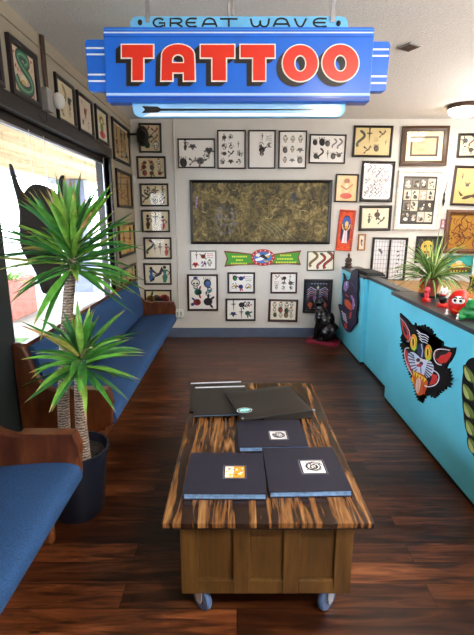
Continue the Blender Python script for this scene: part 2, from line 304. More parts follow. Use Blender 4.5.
# ------------------------------------------------------------------ the room
def setting():
    bm = B(); box(bm, XL-.1, XR+.1, YB-.1, D+.1, -.06, 0); struct(obj('floor', bm, M['floor']))
    bm = B(); box(bm, XL-.12, XR+.1, YB-.1, D+.1, H, H+.08); struct(obj('ceiling', bm, M['ceil']))
    bm = B(); box(bm, XL-.12, XR+.1, D, D+.1, 0, H); struct(obj('wall_back', bm, M['wall']))
    bm = B(); box(bm, XR, XR+.1, YB, D, 0, H); struct(obj('wall_right', bm, M['wall']))
    bm = B(); box(bm, XL-.12, XR+.1, YB-.1, YB, 0, H); struct(obj('wall_front', bm, M['wall']))
    # left wall with its window opening: Y .5 .. 4.74, Z .62 .. 2.31
    w0, w1, z0, z1 = .5, 4.74, .62, 2.31
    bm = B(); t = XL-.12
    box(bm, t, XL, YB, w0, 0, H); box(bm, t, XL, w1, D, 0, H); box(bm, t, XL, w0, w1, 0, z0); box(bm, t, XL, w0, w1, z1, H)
    struct(obj('wall_left', bm, M['wall_shade']))
    bm = B(); box(bm, XL, XR, D-.014, D, 0, .135, .003); struct(obj('baseboard_back', bm, M['base']))
    bm = B(); box(bm, XL, XL+.014, YB, D-.014, 0, .135, .003); struct(obj('baseboard_left', bm, M['base']))
    bm = B(); box(bm, XL, XL+.010, YB, D, 2.735, 2.752, .002); struct(obj('trim_1', bm, M['wall_shade']))
    # window 1: the bay seen; window 2: unseen bay added beside the camera for daylight
    gx = XL-.085
    for k, (a, b) in enumerate(((2.52, w1), (w0, 2.12))):
        bm = B(); bm.faces.new([bm.verts.new(p) for p in ((gx, a+.04, z0+.04), (gx, b-.04, z0+.04), (gx, b-.04, z1-.12), (gx, a+.04, z1-.12))]); g = obj('window_%d' % (k+1), bm, M['pane']); struct(g)
        bm = B(); x0, x1 = gx-.04, gx+.03
        box(bm, x0, x1, a, a+.05, z0, z1, .004); box(bm, x0, x1, b-.05, b, z0, z1, .004); box(bm, x0, x1, a+.05, b-.05, z0, z0+.05, .004); box(bm, x0, x1, a+.05, b-.05, z1-.13, z1, .004)
        obj('window_frame', bm, M['wframe'], g)
        bm = B(); box(bm, gx+.031, gx+.043, b-.05, b-.032, z0+.03, z1-.13, .002); box(bm, gx+.031, gx+.043, a+.03, b-.05, z1-.15, z1-.135, .002); obj('metal_strip', bm, M['silver'], g)['label'] = 'silvery aluminium glazing strip'
    # casing on the room side: header, far jamb, mullion post
    bm = B(); box(bm, XL-.05, XL+.02, w0-.05, w1+.09, z1-.075, z1+.02, .005); struct(obj('trim_2', bm, M['wframe']))
    bm = B(); box(bm, XL-.05, XL+.02, w1, w1+.045, z0-.02, z1-.075, .004); struct(obj('trim_3', bm, M['wframe']))
    bm = B(); box(bm, XL-.11, XL+.02, 2.05, 2.47, 0, z1-.075, .004); struct(obj('trim_4', bm, mat('dark_green_grey_post', '20292b', .5)))
    bm = B(); box(bm, XL-.11, XL+.03, 2.47, w1, z0-.03, z0, .004); struct(obj('window_sill_1', bm, M['white'])); bpy.data.objects['window_sill_1'].name = 'trim_5'
setting()
# ------------------------------------------------------------------ framed pictures
GRP = 'framed tattoo flash and pictures on the walls'
def framed(q, wall, label, art, fcol='161214', fw=.022, mount=None, mcol='f2ead8', paper='faf8f6', name='framed_print', cat='picture', gl=True, deep=.024, front=.5, tilt=True):
    off = .014
    P = [(at_y(x, y, D-off) if wall == 'back' else at_x(x, y, XL+off)) for x, y in q]
    c = sum(P, Vector())/4
    if wall == 'back': w = ((P[1].x-P[0].x)+(P[2].x-P[3].x))/2; h = ((P[0].z-P[3].z)+(P[1].z-P[2].z))/2; s = math.atan2((P[1].z-P[0].z)+(P[2].z-P[3].z), 2*w); loc = (c.x, D-.001, c.z); rz = 0
    else: w = ((P[1].y-P[0].y)+(P[2].y-P[3].y))/2; h = ((P[0].z-P[3].z)+(P[1].z-P[2].z))/2; s = 0; loc = (XL+.001, c.y, c.z); rz = PI/2
    if abs(s) < .006 or not tilt: s = 0
    t = thing(name, label, cat, loc, (0, -s, rz), GRP)
    fm = mat('frame_'+fcol, fcol, .35, nz=.2, nscale=30) if ('frame_'+fcol) not in bpy.data.materials else bpy.data.materials['frame_'+fcol]
    bm = B(); o = [(-w/2, -h/2), (w/2, -h/2), (w/2, h/2), (-w/2, h/2)]; i = [(x*(1-2*fw/w), z*(1-2*fw/h)) for x, z in o]; m_ = [(x*(1-fw/w), z*(1-fw/h)) for x, z in o]
    loops = [[bm.verts.new((x, y, z)) for x, z in L] for L, y in ((o, -.001), (o, -deep*.85), (m_, -deep), (i, -deep*.7), (i, -.001))]
    for a in range(4):
        for k in range(4): bm.faces.new((loops[a][k], loops[a][(k+1) % 4], loops[a+1][(k+1) % 4], loops[a+1][k]))
    obj('frame', bm, fm, t)
    iw, ih = w-2*fw, h-2*fw
    if mount:
        bm = B(); m = mount; oo = [(-iw/2, -ih/2), (iw/2, -ih/2), (iw/2, ih/2), (-iw/2, ih/2)]; ii = [(x*(1-2*m/iw), z*(1-2*m/ih)) for x, z in oo]
        L = [[bm.verts.new((x, y, z)) for x, z in pp] for pp, y in ((oo, -.010), (ii, -.010), (ii, -.007))]
        for a in range(2):
            for k in range(4): bm.faces.new((L[a][k], L[a][(k+1) % 4], L[a+1][(k+1) % 4], L[a+1][k]))
        mm = bpy.data.materials.get('mount_'+mcol) or mat('mount_'+mcol, mcol, .8)
        obj('mount', bm, mm, t); iw -= 2*m; ih -= 2*m
    if art == 'dragon':
        d = Draw(lambda x, y, L: (x, -.006-L*.0003, y)); dragon_art(d, iw, ih)
        bm = B(); vs = [bm.verts.new((x, -.006, z)) for x, z in ((-iw/2, -ih/2), (iw/2, -ih/2), (iw/2, ih/2), (-iw/2, ih/2))]; bm.faces.new(vs)
        pr = obj('painting', bm, M['dragon'], t); d.build('brushwork', M['art'], pr)['label'] = 'raised gold and grey brush strokes'
    else:
        d = Draw(lambda x, y, L: (x, -.006-L*.0003, y)); d.L = 0; d.poly([(-iw/2, -ih/2), (iw/2, -ih/2), (iw/2, ih/2), (-iw/2, ih/2)], paper); art(d, iw, ih)
        d.build('print', M['art'], t)
    if gl:
        bm = B(); vs = [bm.verts.new((x, -.0135, z)) for x, z in ((-w/2+fw, -h/2+fw), (w/2-fw, -h/2+fw), (w/2-fw, h/2-fw), (-w/2+fw, h/2-fw))]; bm.faces.new(vs)
        obj('glass_pane', bm, M['fglass'], t)
    return t
def S(cols, rows, pal, seed, size=.42, kinds=None, skip=0, jit=.12):
    def f(d, w, h): sheet(d, w, h, cols, rows, random.Random(seed), PAL[pal], size, kinds, jit, skip)
    return f
def dragon_art(d, w, h):
    rng = random.Random(5)
    gold = ['a8925a', '8c7842', '75673c', '4d4529', '302c1b', 'b8a674']
    for k in range(90):
        d.L = 1+k % 5; cx, cy = rng.uniform(-.42, .42)*w, rng.uniform(-.38, .4)*h; r = rng.uniform(.02, .085); a = rng.uniform(0, 6); turns = rng.uniform(1.5, 5); n = 14
        P = [(cx+r*(1-.6*j/n)*math.cos(a+turns*j/n), cy+r*.8*(1-.6*j/n)*math.sin(a+turns*j/n)) for j in range(n)]
        P = [(max(-w*.48, min(w*.48, x)), max(-h*.47, min(h*.47, y))) for x, y in P]
        d.stroke(P, rng.uniform(.005, .012), rng.choice(gold), True)
    for k in range(60):
        d.L = 6; a = rng.uniform(0, 2*PI); rr = math.sqrt(rng.random()); x, y = (-.26+.09*rr*math.cos(a))*w, (-.13+.27*rr*math.sin(a))*h; d.ell(x, y, .025, .016, rng.choice(['6e6a66', '85807c', '565254', '77726a']), rng.uniform(0, 3), 7)
    for k in range(4): d.L = 9; s = .05-.01*k; d.stroke([(.04*w-s, .05*h-s), (.04*w+s*1.2, .05*h-s), (.04*w+s*1.2, .05*h+s), (.04*w-s, .05*h+s)], .005, gold[k % 2 * 3], closed=True)
    for k in range(9): d.L = 8; d.stroke([(-.02*w+.03*k, -.2*h+.004*k), (.05*w+.03*k, -.3*h), (.09*w+.035*k, -.45*h)], .007, ['8d8a6a', '5f5c44'][k % 2])
    d.L = 8; d.ell(.24*w, .28*h, .03, .045, '333a4a'); d.ell(.245*w, .2*h, .018, .04, '3d4456')
    for k in range(4): d.L = 7; d.ell(-.475*w+.004*k, (.1+.05*k)*h, .012, .018, ['9a6fae', 'b58ac4'][k % 2])
    d.L = 7; d.stroke([(.4*w, -.12*h), (.395*w, -.4*h)], .012, '3d3822'); d.stroke([(.38*w, -.2*h), (.42*w, -.24*h), (.385*w, -.3*h)], .007, '3d3822')
def wild(seed, pal, n, kinds=None, s=.3):
    def f(d, w, h):
        r = random.Random(seed)
        for k in range(n): motif(d, r.uniform(-.33, .33)*w, r.uniform(-.36, .36)*h, s*min(w, h)*r.uniform(.5, 1), r, PAL[pal], r.choice(kinds) if kinds else None)
    return f
A = framed
# narrow column beside the left corner (back wall), top to bottom
A([(139, 123.1), (161.6, 123.1), (161.6, 153), (139, 152.5)], 'back', 'small upright black frame at the top of the left column with grey black flowers', S(2, 3, 'grn', 1, .5, ['rose', 'skull', 'head', 'swallow']), paper='cfc3a0')
A([(136.8, 156.2), (165.8, 156.2), (166.3, 178.6), (137.1, 178.6)], 'back', 'black frame second from the top of the left column, nine small dark roses', S(3, 3, 'grn', 2, .5, ['rose', 'skull', 'head']), paper='d8cca8')
A([(140, 183.5), (168.7, 183.3), (168.7, 206.4), (140.5, 206.4)], 'back', 'black frame third from the top of the left column with tan and brown figures', S(3, 2, 'sep', 3, .5), paper='ddd0b0')
A([(141.4, 209.9), (169.8, 209.9), (170, 232.2), (142, 232.5)], 'back', 'black frame fourth down the left column with upright brown totem figures', S(3, 1, 'sep', 4, .75, ['figure', 'snake', 'dagger']), paper='e0d2b2')
A([(143.6, 237.3), (171.7, 237.3), (171.7, 258.9), (144.2, 259.2)], 'back', 'black frame fifth down the left column with slim green and brown figures', S(4, 1, 'grn', 5, .75, ['figure', 'dagger', 'snake']), paper='e4dcc6')
A([(143.5, 263.4), (171.4, 263.2), (171.6, 284.9), (144.2, 284.6)], 'back', 'black frame sixth down the left column with three tall green and blue birds', S(3, 1, 'blu', 6, .8, ['figure', 'swallow', 'dagger']), paper='ece6d4')
A([(144.4, 289.6), (171.6, 289.8), (171.8, 309.5), (145, 309.3)], 'back', 'black frame lowest in the left column with dark green rose clusters above the pew arm', S(3, 1, 'grn', 7, .8, ['rose', 'head']), paper='dcd0ae')
# row of white sheets
A([(177.4, 138.5), (214.9, 138.5), (215.4, 168), (178.4, 168)], 'back', 'wide black frame leftmost in the white row, grey skull and rose sketches', S(4, 2, 'bw', 11, .5, jit=.3, skip=.1), fw=.016)
A([(216.8, 130), (245.5, 130), (246, 169), (217.9, 168.8)], 'back', 'upright black frame second in the white row with sparse pale grey sketches', S(3, 4, 'bw', 12, .36, skip=.15), fw=.016)
A([(247.8, 130), (275.8, 130), (275.5, 168.7), (248.8, 168.7)], 'back', 'upright black frame third in the white row with a large sketched head in the middle', (lambda d, w, h: (sheet(d, w, h, 3, 4, random.Random(13), PAL['bw'], .36, None, .1, .4), motif(d, 0, 0, .2*w, random.Random(2), PAL['bw'], 'rose'))), fw=.016)
A([(278.4, 130.5), (307.2, 130.5), (306.2, 168.7), (278.6, 168.6)], 'back', 'upright black frame fourth in the white row, nine tidy small heads', S(3, 3, 'bw', 14, .36, ['head', 'skull', 'heart'], jit=.03), fw=.016)
A([(309.6, 134), (346.5, 134.6), (345.2, 163.8), (308.9, 163.3)], 'back', 'wide black frame at the right end of the white row crowded with grey figures', S(5, 2, 'bw', 15, .5, ['figure', 'head', 'rose', 'snake', 'dagger']), fw=.016)
# dragon painting and what hangs below
A([(189.6, 179.6), (332.2, 180.4), (329.8, 244.3), (190.9, 243.9)], 'back', 'very large wide black frame with an olive and gold swirling dragon painting', 'dragon', fw=.034, deep=.035, name='framed_painting', tilt=False, gl=False)
A([(189.6, 250.5), (216.4, 250.5), (216.2, 270), (190.4, 269.7)], 'back', 'small pale grey frame under the painting left end with pink and grey sketches', S(3, 2, 'col', 21, .42), fcol='8d8f92', fw=.016)
A([(186.9, 274.2), (218.1, 274.2), (218.1, 310.7), (187.9, 310.7)], 'back', 'tall dark red-brown frame with six bright blue flash drawings', S(2, 3, 'blu', 22, .5), fcol='2a1418', fw=.024)
A([(227.4, 272.3), (255, 272.3), (255, 293.4), (227.6, 293.4)], 'back', 'black frame directly under the banner left arm with six small red and blue designs', S(3, 2, 'col', 23, .42), fcol='101018', fw=.022)
A([(225.5, 298.6), (255.9, 298.6), (255.4, 320.8), (225.9, 320.8)], 'back', 'black frame low on the wall with a blue design between red ones', S(3, 2, 'blu', 24, .45), fcol='101018', fw=.022)
A([(270.5, 272.3), (297.5, 272.3), (296.8, 293.4), (270.5, 293.4)], 'back', 'maroon frame under the banner right arm with nine tiny dark drawings', S(3, 3, 'bw', 25, .42), fcol='3c1620', fw=.022)
A([(268.6, 299), (298.1, 299.6), (297.5, 321.9), (268.4, 321.3)], 'back', 'maroon frame lowest right of centre, rows of dark skulls on cream', S(4, 3, 'grn', 26, .45, ['skull', 'head']), fcol='36121c', fw=.028, paper='efe9d6')
A([(307.4, 251.2), (334.4, 251.2), (333.8, 270.3), (307, 270.9)], 'back', 'small thin olive frame right of the banner with three green snakes', S(3, 1, 'grn', 27, .75, ['snake']), fcol='4c5440', fw=.012, paper='f0ecdc')
def eagle(d, w, h):
    motif(d, 0, .27*h, .11*w, random.Random(1), ['d8c9a8'], 'skull')
    for s in (-1, 1):
        for k in range(5): d.L = 3; d.stroke([(s*.06*w, .2*h-.05*h*k), (s*.3*w, .3*h-.07*h*k), (s*.43*w, .2*h-.08*h*k)], .03*w, ['c9b8d8', '9a86b8', 'd8a090', '6f8fc0', 'b05048'][k])
        d.L = 3; d.ell(s*.3*w, -.3*h, .1*w, .09*h, 'b5523a'); d.ell(s*.12*w, -.08*h, .07*w, .1*h, '7f6aa8')
    for k in range(6): d.L = 6; d.stroke([(-.3*w+.12*k*w, .42*h), (-.22*w+.12*k*w, .42*h)], .03*h, '8f96b4')
    for k in range(5): d.L = 6; d.ell((-.28+.14*k)*w, -.42*h, .045*w, .02*h, ['c07a60', '7a8fc0'][k % 2])
A([(304.2, 279), (332.7, 279.4), (331, 313), (302.9, 312.8)], 'back', 'black framed dark print of a winged skull hanging behind the black cat', eagle, fcol='0c0f1c', fw=.03, paper='141420')
# right hand cluster
A([(353.8, 125.5), (393.4, 125.7), (391.2, 157.6), (352.6, 156.9)], 'back', 'wide black frame high on the wall with dark sketches on yellow paper', (lambda d, w, h: [motif(d, x*w, y*h, s*h, random.Random(i), PAL['sep'], k) for i, (x, y, s, k) in enumerate([(-.34, .1, .28, 'snake'), (-.1, .2, .3, 'dagger'), (-.12, -.3, .2, 'swallow'), (.28, .28, .18, 'swallow'), (.12, -.25, .17, 'head'), (.1, .08, .12, 'script'), (.38, -.05, .12, 'dagger')])]), fcol='17110f', fw=.026, paper='e0cb92')
A([(402, 126.3), (449, 126), (446.4, 165.8), (400.1, 166.2)], 'back', 'wide brown and gold ornate frame with cream mount around a small tan sketch', (lambda d, w, h: ([d.poly([(-.42*w, -.4*h), (.42*w, -.4*h), (.42*w, .4*h), (-.42*w, .4*h)], 'd8b586')] + [d.stroke(circ(-.08*w, .02*h, (.26-.07*k)*w, (.24-.06*k)*h, 14), .01, 'b08a62', closed=True) for k in range(3)])), fcol='4a2f18', fw=.062, mount=.055, mcol='efe0bb', paper='3a2a22', deep=.04)
A([(458.6, 133.4), (492, 133), (490, 157.6), (457, 157.8)], 'back', 'black frame at the right edge of the photo above the eagle print, bold dark drawings', S(4, 2, 'sep', 33, .5, ['skull', 'rose', 'snake', 'swallow']), fcol='1a1412', fw=.028, paper='e6d8b2')
A([(335.5, 173.8), (358.8, 174.1), (357.5, 202.5), (334.9, 202)], 'back', 'small black frame with a red and orange pin-up figure', (lambda d, w, h: (d.ell(0, .05*h, .28*w, .38*h, 'e9b46c'), d.ell(0, .28*h, .14*w, .1*h, '9c4a24'), d.ell(0, .0, .12*w, .22*h, 'f0cfa0'), d.ell(0, -.3*h, .3*w, .12*h, 'c63c1c'), d.stroke([(-.3*w, .1*h), (0, -.05*h), (.3*w, .15*h)], .018, 'b5562a'))), fcol='1b1210', fw=.018, paper='ebc68c')
A([(361.7, 161), (394.6, 161.2), (392.9, 202.3), (360.2, 201.7)], 'back', 'black frame with white round-cornered sheet of fine dense grey writing and scrolls', (lambda d, w, h: (d.poly(rrect(.47*w, .47*h, .09*w), 'f1eff2'), sheet(d, w*.86, h*.9, 5, 7, random.Random(35), ['9a98a6', '807f90', 'b0aebb'], .5, ['script', 'snake', 'swallow'], .2))), fcol='17141a', fw=.022, paper='17141a')
def photos(d, w, h):
    r = random.Random(8); d.poly([(-.47*w, -.47*h), (.47*w, -.47*h), (.47*w, .47*h), (-.47*w, .47*h)], '15130f')
    for j in range(4):
        for i in range(4):
            cx, cy = (-.345+.23*i)*w, (.345-.23*j)*h; d.L = 3; d.poly([(cx-.108*w, cy-.108*h), (cx+.108*w, cy-.108*h), (cx+.108*w, cy+.108*h), (cx-.108*w, cy+.108*h)], r.choice(['d8cdb8', '6f655a', 'b8ac98', '38332e', 'c9bfae']))
            d.L = 4; d.ell(cx, cy+.03*h, .04*w, .035*h, r.choice(['201c18', 'efe6d4'])); d.ell(cx+.01*w, cy-.05*h, .065*w, .035*h, r.choice(['1a1714', 'e6dccb', '4a433c']))
            [d.ell(cx+r.uniform(-.07, .07)*w, cy+r.uniform(-.07, .07)*h, r.uniform(.015, .05)*w, r.uniform(.01, .03)*h, r.choice(['15120f', 'f0e8da', '5a5148', 'a89c8c']), r.uniform(0, 3), 7) for _ in range(5)]
A([(398.9, 169.9), (444, 170.3), (438.1, 230.4), (393.5, 229.5)], 'back', 'large white frame holding a grid of sixteen black and white photographs', photos, fcol='e9e4dc', fw=.034, mount=.04, mcol='f3eee4', paper='15130f', deep=.03)
def bird(d, w, h):
    d.ell(-.08*w, -.32*h, .17*w, .05*h, '3a2a1a', .3); d.poly([(-.2*w, -.28*h), (-.38*w, -.12*h), (-.3*w, -.3*h)], '2a1c12'); d.poly([(-.05*w, -.3*h), (.25*w, -.16*h), (.15*w, -.34*h)], '4a3320')
    motif(d, -.3*w, .28*h, .08*h, random.Random(3), PAL['sep'], 'figure'); motif(d, -.12*w, .03*h, .1*h, random.Random(4), PAL['sep'], 'rose'); motif(d, .2*w, .1*h, .14*h, random.Random(6), PAL['sep'], 'snake'); motif(d, .32*w, .32*h, .08*h, random.Random(7), PAL['sep'], 'head')
A([(454.7, 165.3), (492, 166.5), (488, 206.5), (450.8, 205.2)], 'back', 'dark maroon frame with a black eagle sketched on yellow paper at the right edge', bird, fcol='2c1511', fw=.03, paper='dcb972')
A([(359.7, 205.5), (392.6, 205.1), (389.9, 230.8), (358.8, 230.8)], 'back', 'black frame below the scroll sheet with three brown sketches on cream', (lambda d, w, h: [motif(d, x*w, y*h, .3*h, random.Random(i), PAL['sep'], k) for i, (x, y, k) in enumerate([(-.25, 0, 'figure'), (.08, .2, 'rose'), (.28, -.15, 'swallow')])]), fcol='1a1310', fw=.034, mount=.02, mcol='e6dcc4', paper='ede2c6')
def lady(d, w, h):
    r = random.Random(4)
    for k in range(46):
        d.L = 2; s = k % 4; t = r.random()
        x, y = ((-.43 if s == 0 else .43), t-.5) if s < 2 else (t*.9-.45, -.44 if s == 2 else .46)
        d.ell(x*w, y*h, .05*w, .02*h, r.choice(['e8622c', 'f08a3c', 'b5321c']), r.uniform(0, 3), 7)
    d.L = 3; d.poly(chaikin([(-.34*w, -.34*h), (.34*w, -.34*h), (.38*w, .1*h), (.25*w, .36*h), (0, .41*h), (-.25*w, .36*h), (-.38*w, .1*h)], 2), '1a1c3c')
    d.ell(0, .24*h, .3*w, .12*h, '2a55a8'); d.ell(.03*w, .16*h, .13*w, .09*h, 'e8c078'); d.ell(.02*w, .08*h, .12*w, .04*h, 'd8963c')
    for s in (-1, 1): d.stroke([(s*.08*w, 0), (s*.22*w, .05*h), (s*.3*w, .17*h)], .07*w, 'e8c890')
    d.poly([(-.14*w, 0), (.12*w, 0), (.2*w, -.33*h), (-.22*w, -.33*h)], 'e6d8e2'); d.stroke([(0, -.02*h), (.02*w, -.3*h)], .05*w, 'd0a8b8')
A([(338.9, 209.3), (355.1, 210.3), (352.4, 251.5), (336.4, 250.4)], 'back', 'narrow tall orange-red painting of a blue-haired figure in white', lady, fcol='cf4a22', fw=.02, paper='d6481f', gl=False, name='framed_painting')
A([(358.5, 233.8), (365.9, 233.8), (365.2, 250.4), (357.5, 250.4)], 'back', 'tiny narrow orange frame with a single black brush figure', (lambda d, w, h: (d.ell(0, .1*h, .2*w, .07*h, '2a2426'), d.stroke([(0, .2*h), (-.1*w, -.05*h), (.12*w, -.25*h)], .2*w, '3a3436'))), fcol='b87a48', fw=.017, paper='e8d8c6')
def shoji(d, w, h):
    for s in (-1, 1):
        for k in range(5): d.L = 2; x = s*w*.25+(-.18+.09*k)*w; d.stroke([(x, -.48*h), (x, .48*h)], .004, '6b6a78')
        for k in range(9): d.L = 2; y = (-.44+.11*k)*h; d.stroke([(s*w*.25-.23*w, y), (s*w*.25+.23*w, y)], .004, '6b6a78')
    for k in range(5): d.L = 4; d.ell((-.32+.02*k)*w, (.25-.02*k)*h, .02, .012, '8a8996', k)
    for k in range(7): d.L = 4; d.ell((.28+.02*(k % 3))*w, (.2-.1*k)*h, .018, .01, '5a5966', k)
t = A([(371.5, 237.2), (407.2, 237.6), (405.3, 281.4), (370.9, 281)], 'back', 'black frame of two tall white panels with grey grid lines beside the hanging plant', shoji, fcol='100e12', fw=.028, paper='dfe0e8')
bm = B(); box(bm, -.014, .014, -.022, -.012, -.26, .26, .003); obj('divider', bm, M['black'], t)
A([(415.9, 236), (441.6, 236), (440.5, 263), (415.2, 263)], 'back', 'black frame half hidden behind the spider plant, gold mask on black', (lambda d, w, h: (d.ell(-.05*w, .1*h, .3*w, .3*h, 'd8b23c'), d.ell(-.15*w, .15*h, .07*w, .07*h, '2a1c10'), d.ell(.08*w, .15*h, .07*w, .07*h, '2a1c10'), d.stroke([(-.2*w, -.1*h), (.1*w, -.12*h)], .02, '7a3a1c'), d.ell(.15*w, -.25*h, .18*w, .12*h, 'c09a34'))), fcol='12100e', fw=.03, paper='2a2216')
def woodcut(d, w, h):
    r = random.Random(9)
    for k in range(60):
        d.L = 2+k % 6; cx, cy = r.uniform(-.4, .4)*w, r.uniform(-.4, .4)*h; a = r.uniform(0, 6); rr = r.uniform(.03, .1)
        d.stroke([(max(-.48*w, min(.48*w, cx+rr*math.cos(a+j*.4))), max(-.48*h, min(.48*h, cy+rr*math.sin(a+j*.4)))) for j in range(9)], .018, r.choice(['5a2a10', '7a3c14', '4a2008', 'a8641e']), True)
A([(445.1, 209.5), (492, 210.6), (490, 253.8), (443.8, 252.8)], 'back', 'thick brown wooden frame with golden brown curling panel at the right edge', woodcut, fcol='6a4426', fw=.06, paper='a97a20', gl=False, deep=.045, name='framed_painting')
A([(446.3, 255.4), (473, 255.4), (472, 273.9), (446, 273.7)], 'back', 'small teal painting of a golden boat scene under the brown wooden frame', (lambda d, w, h: (d.poly([(-.5*w, -.5*h), (.5*w, -.5*h), (.5*w, -.05*h), (-.5*w, -.12*h)], '3f4a1c'), d.ell(-.05*w, -.05*h, .3*w, .18*h, 'd8b04a'), d.ell(-.02*w, .12*h, .14*w, .12*h, 'e8d8a8'), d.ell(0, -.27*h, .38*w, .1*h, '6a3c1c'), [d.ell((-.3+.12*k)*w, -.38*h, .03*w, .05*h, 'd8c04a') for k in range(6)])), fcol='2f8f8f', fw=.012, paper='2fa3a0', gl=False, name='framed_painting')
A([(441.3, 219.3), (445.6, 219.3), (445, 228.2), (440.6, 228.2)], 'back', 'tiny pink framed card beside the white photo grid frame', (lambda d, w, h: d.ell(0, 0, .25*w, .25*h, 'b88a98')), fcol='a8687c', fw=.012, paper='e4d4d4', gl=False)
# left wall
A([(-24, 8), (-2, 26), (4.5, 89), (-15, 76)], 'left', 'dark frame cut off by the left edge of the photo', S(2, 3, 'blu', 41, .5), fcol='241520', fw=.03, paper='3a3448')
def serpent(d, w, h):
    r = random.Random(2)
    for k in range(26): d.L = 2; d.ell(r.uniform(-.42, .42)*w, r.uniform(-.44, .44)*h, .05*w, .03*h, r.choice(['b04a34', 'c98a6a', '8a5a6a', 'd0a060']), r.uniform(0, 3), 8)
    P = chaikin([(.05*w, .2*h), (.22*w, .28*h), (.2*w, .4*h), (-.1*w, .42*h), (-.25*w, .3*h), (-.05*w, .12*h), (.28*w, -.02*h), (.38*w, -.25*h), (.1*w, -.42*h), (-.25*w, -.36*h), (-.36*w, -.15*h)], 3, False)
    d.stroke(P, .2*w, '0e1f1c'); d.stroke(P, .13*w, '1f6a55'); d.stroke(P, .04*w, '7ab58a'); d.ell(-.02*w, -.14*h, .13*w, .1*h, 'e8e0c8'); d.ell(-.05*w, -.22*h, .09*w, .06*h, 'd8b050')
A([(5.4, 31.6), (36, 55.7), (40.5, 108.5), (13.5, 94.5)], 'left', 'large dark frame with a coiled green serpent, left of the grey conduit', serpent, fcol='221618', fw=.035, paper='d9c4ae', deep=.03)
A([(53.7, 71.1), (72.7, 85.9), (77.6, 130.8), (59.4, 120.7)], 'left', 'dark frame just right of the conduit with yellow and black snake drawings', (lambda d, w, h: (motif(d, -.12*w, .05*h, .36*h, random.Random(1), ['a8923c', '6a5a3c'], 'snake'), motif(d, .24*w, .1*h, .2*h, random.Random(2), PAL['col'], 'rose'), motif(d, .25*w, -.22*h, .15*h, random.Random(3), PAL['col'], 'skull'), motif(d, -.2*w, -.36*h, .1*h, random.Random(5), PAL['col'], 'heart'))), fcol='1b1214', fw=.028, paper='dccfae')
A([(76.3, 89.5), (90.6, 100.6), (95.3, 140.3), (79.7, 130.2)], 'left', 'dark frame above the window with red flowers on pale paper', (lambda d, w, h: (motif(d, .02*w, .12*h, .22*h, random.Random(2), ['b5382a', '8a2a24'], 'rose'), motif(d, -.2*w, -.25*h, .14*h, random.Random(4), ['9a4a3a', '6a6a5a'], 'rose'), motif(d, .22*w, -.28*h, .14*h, random.Random(7), PAL['sep'], 'skull'), motif(d, -.2*w, .36*h, .1*h, random.Random(7), PAL['sep'], 'swallow'))), fcol='1b1214', fw=.028, paper='d8ccb6')
A([(94.2, 102.7), (107.1, 113.3), (109, 147), (98, 139.2)], 'left', 'dark frame with a green and yellow haloed figure in a red skirt', (lambda d, w, h: (d.ell(0, .2*h, .3*w, .2*h, 'd8c43c'), d.ell(0, .18*h, .2*w, .14*h, '3a4a2a'), d.ell(.02*w, .15*h, .1*w, .09*h, 'e0c8a0'), d.ell(0, -.08*h, .16*w, .16*h, '6f8a3a'), d.ell(.02*w, -.3*h, .28*w, .12*h, 'c02f3a'))), fcol='161014', fw=.026, paper='d9d2bf')
A([(111.8, 116.9), (129, 130), (130, 167), (114.3, 159.1)], 'left', 'upper frame beyond the window corner with small brown drawings on tan paper', S(3, 3, 'sep', 45, .45, ['figure', 'rose', 'head']), fcol='181010', fw=.035, mount=.01, paper='b59a6c')
A([(115.4, 168), (131.6, 174), (132.2, 209), (118.6, 207.2)], 'left', 'middle frame in the left wall corner with reddish brown totem drawings', S(2, 4, 'sep', 46, .5, ['figure', 'rose']), fcol='1c1210', fw=.035, paper='a8844e')
A([(118.6, 222), (134.4, 222.4), (134.8, 254), (119.9, 258)], 'left', 'left wall corner frame with orange glowing drawings above the lowest one', S(2, 3, 'sep', 47, .5), fcol='1c1210', fw=.035, paper='c99a52')
A([(120.8, 268.5), (135.6, 263), (136, 282), (121.8, 288)], 'left', 'lowest left wall frame behind the pew back end, olive paper', S(2, 3, 'grn', 48, .5), fcol='1c1210', fw=.035, paper='b0985c')
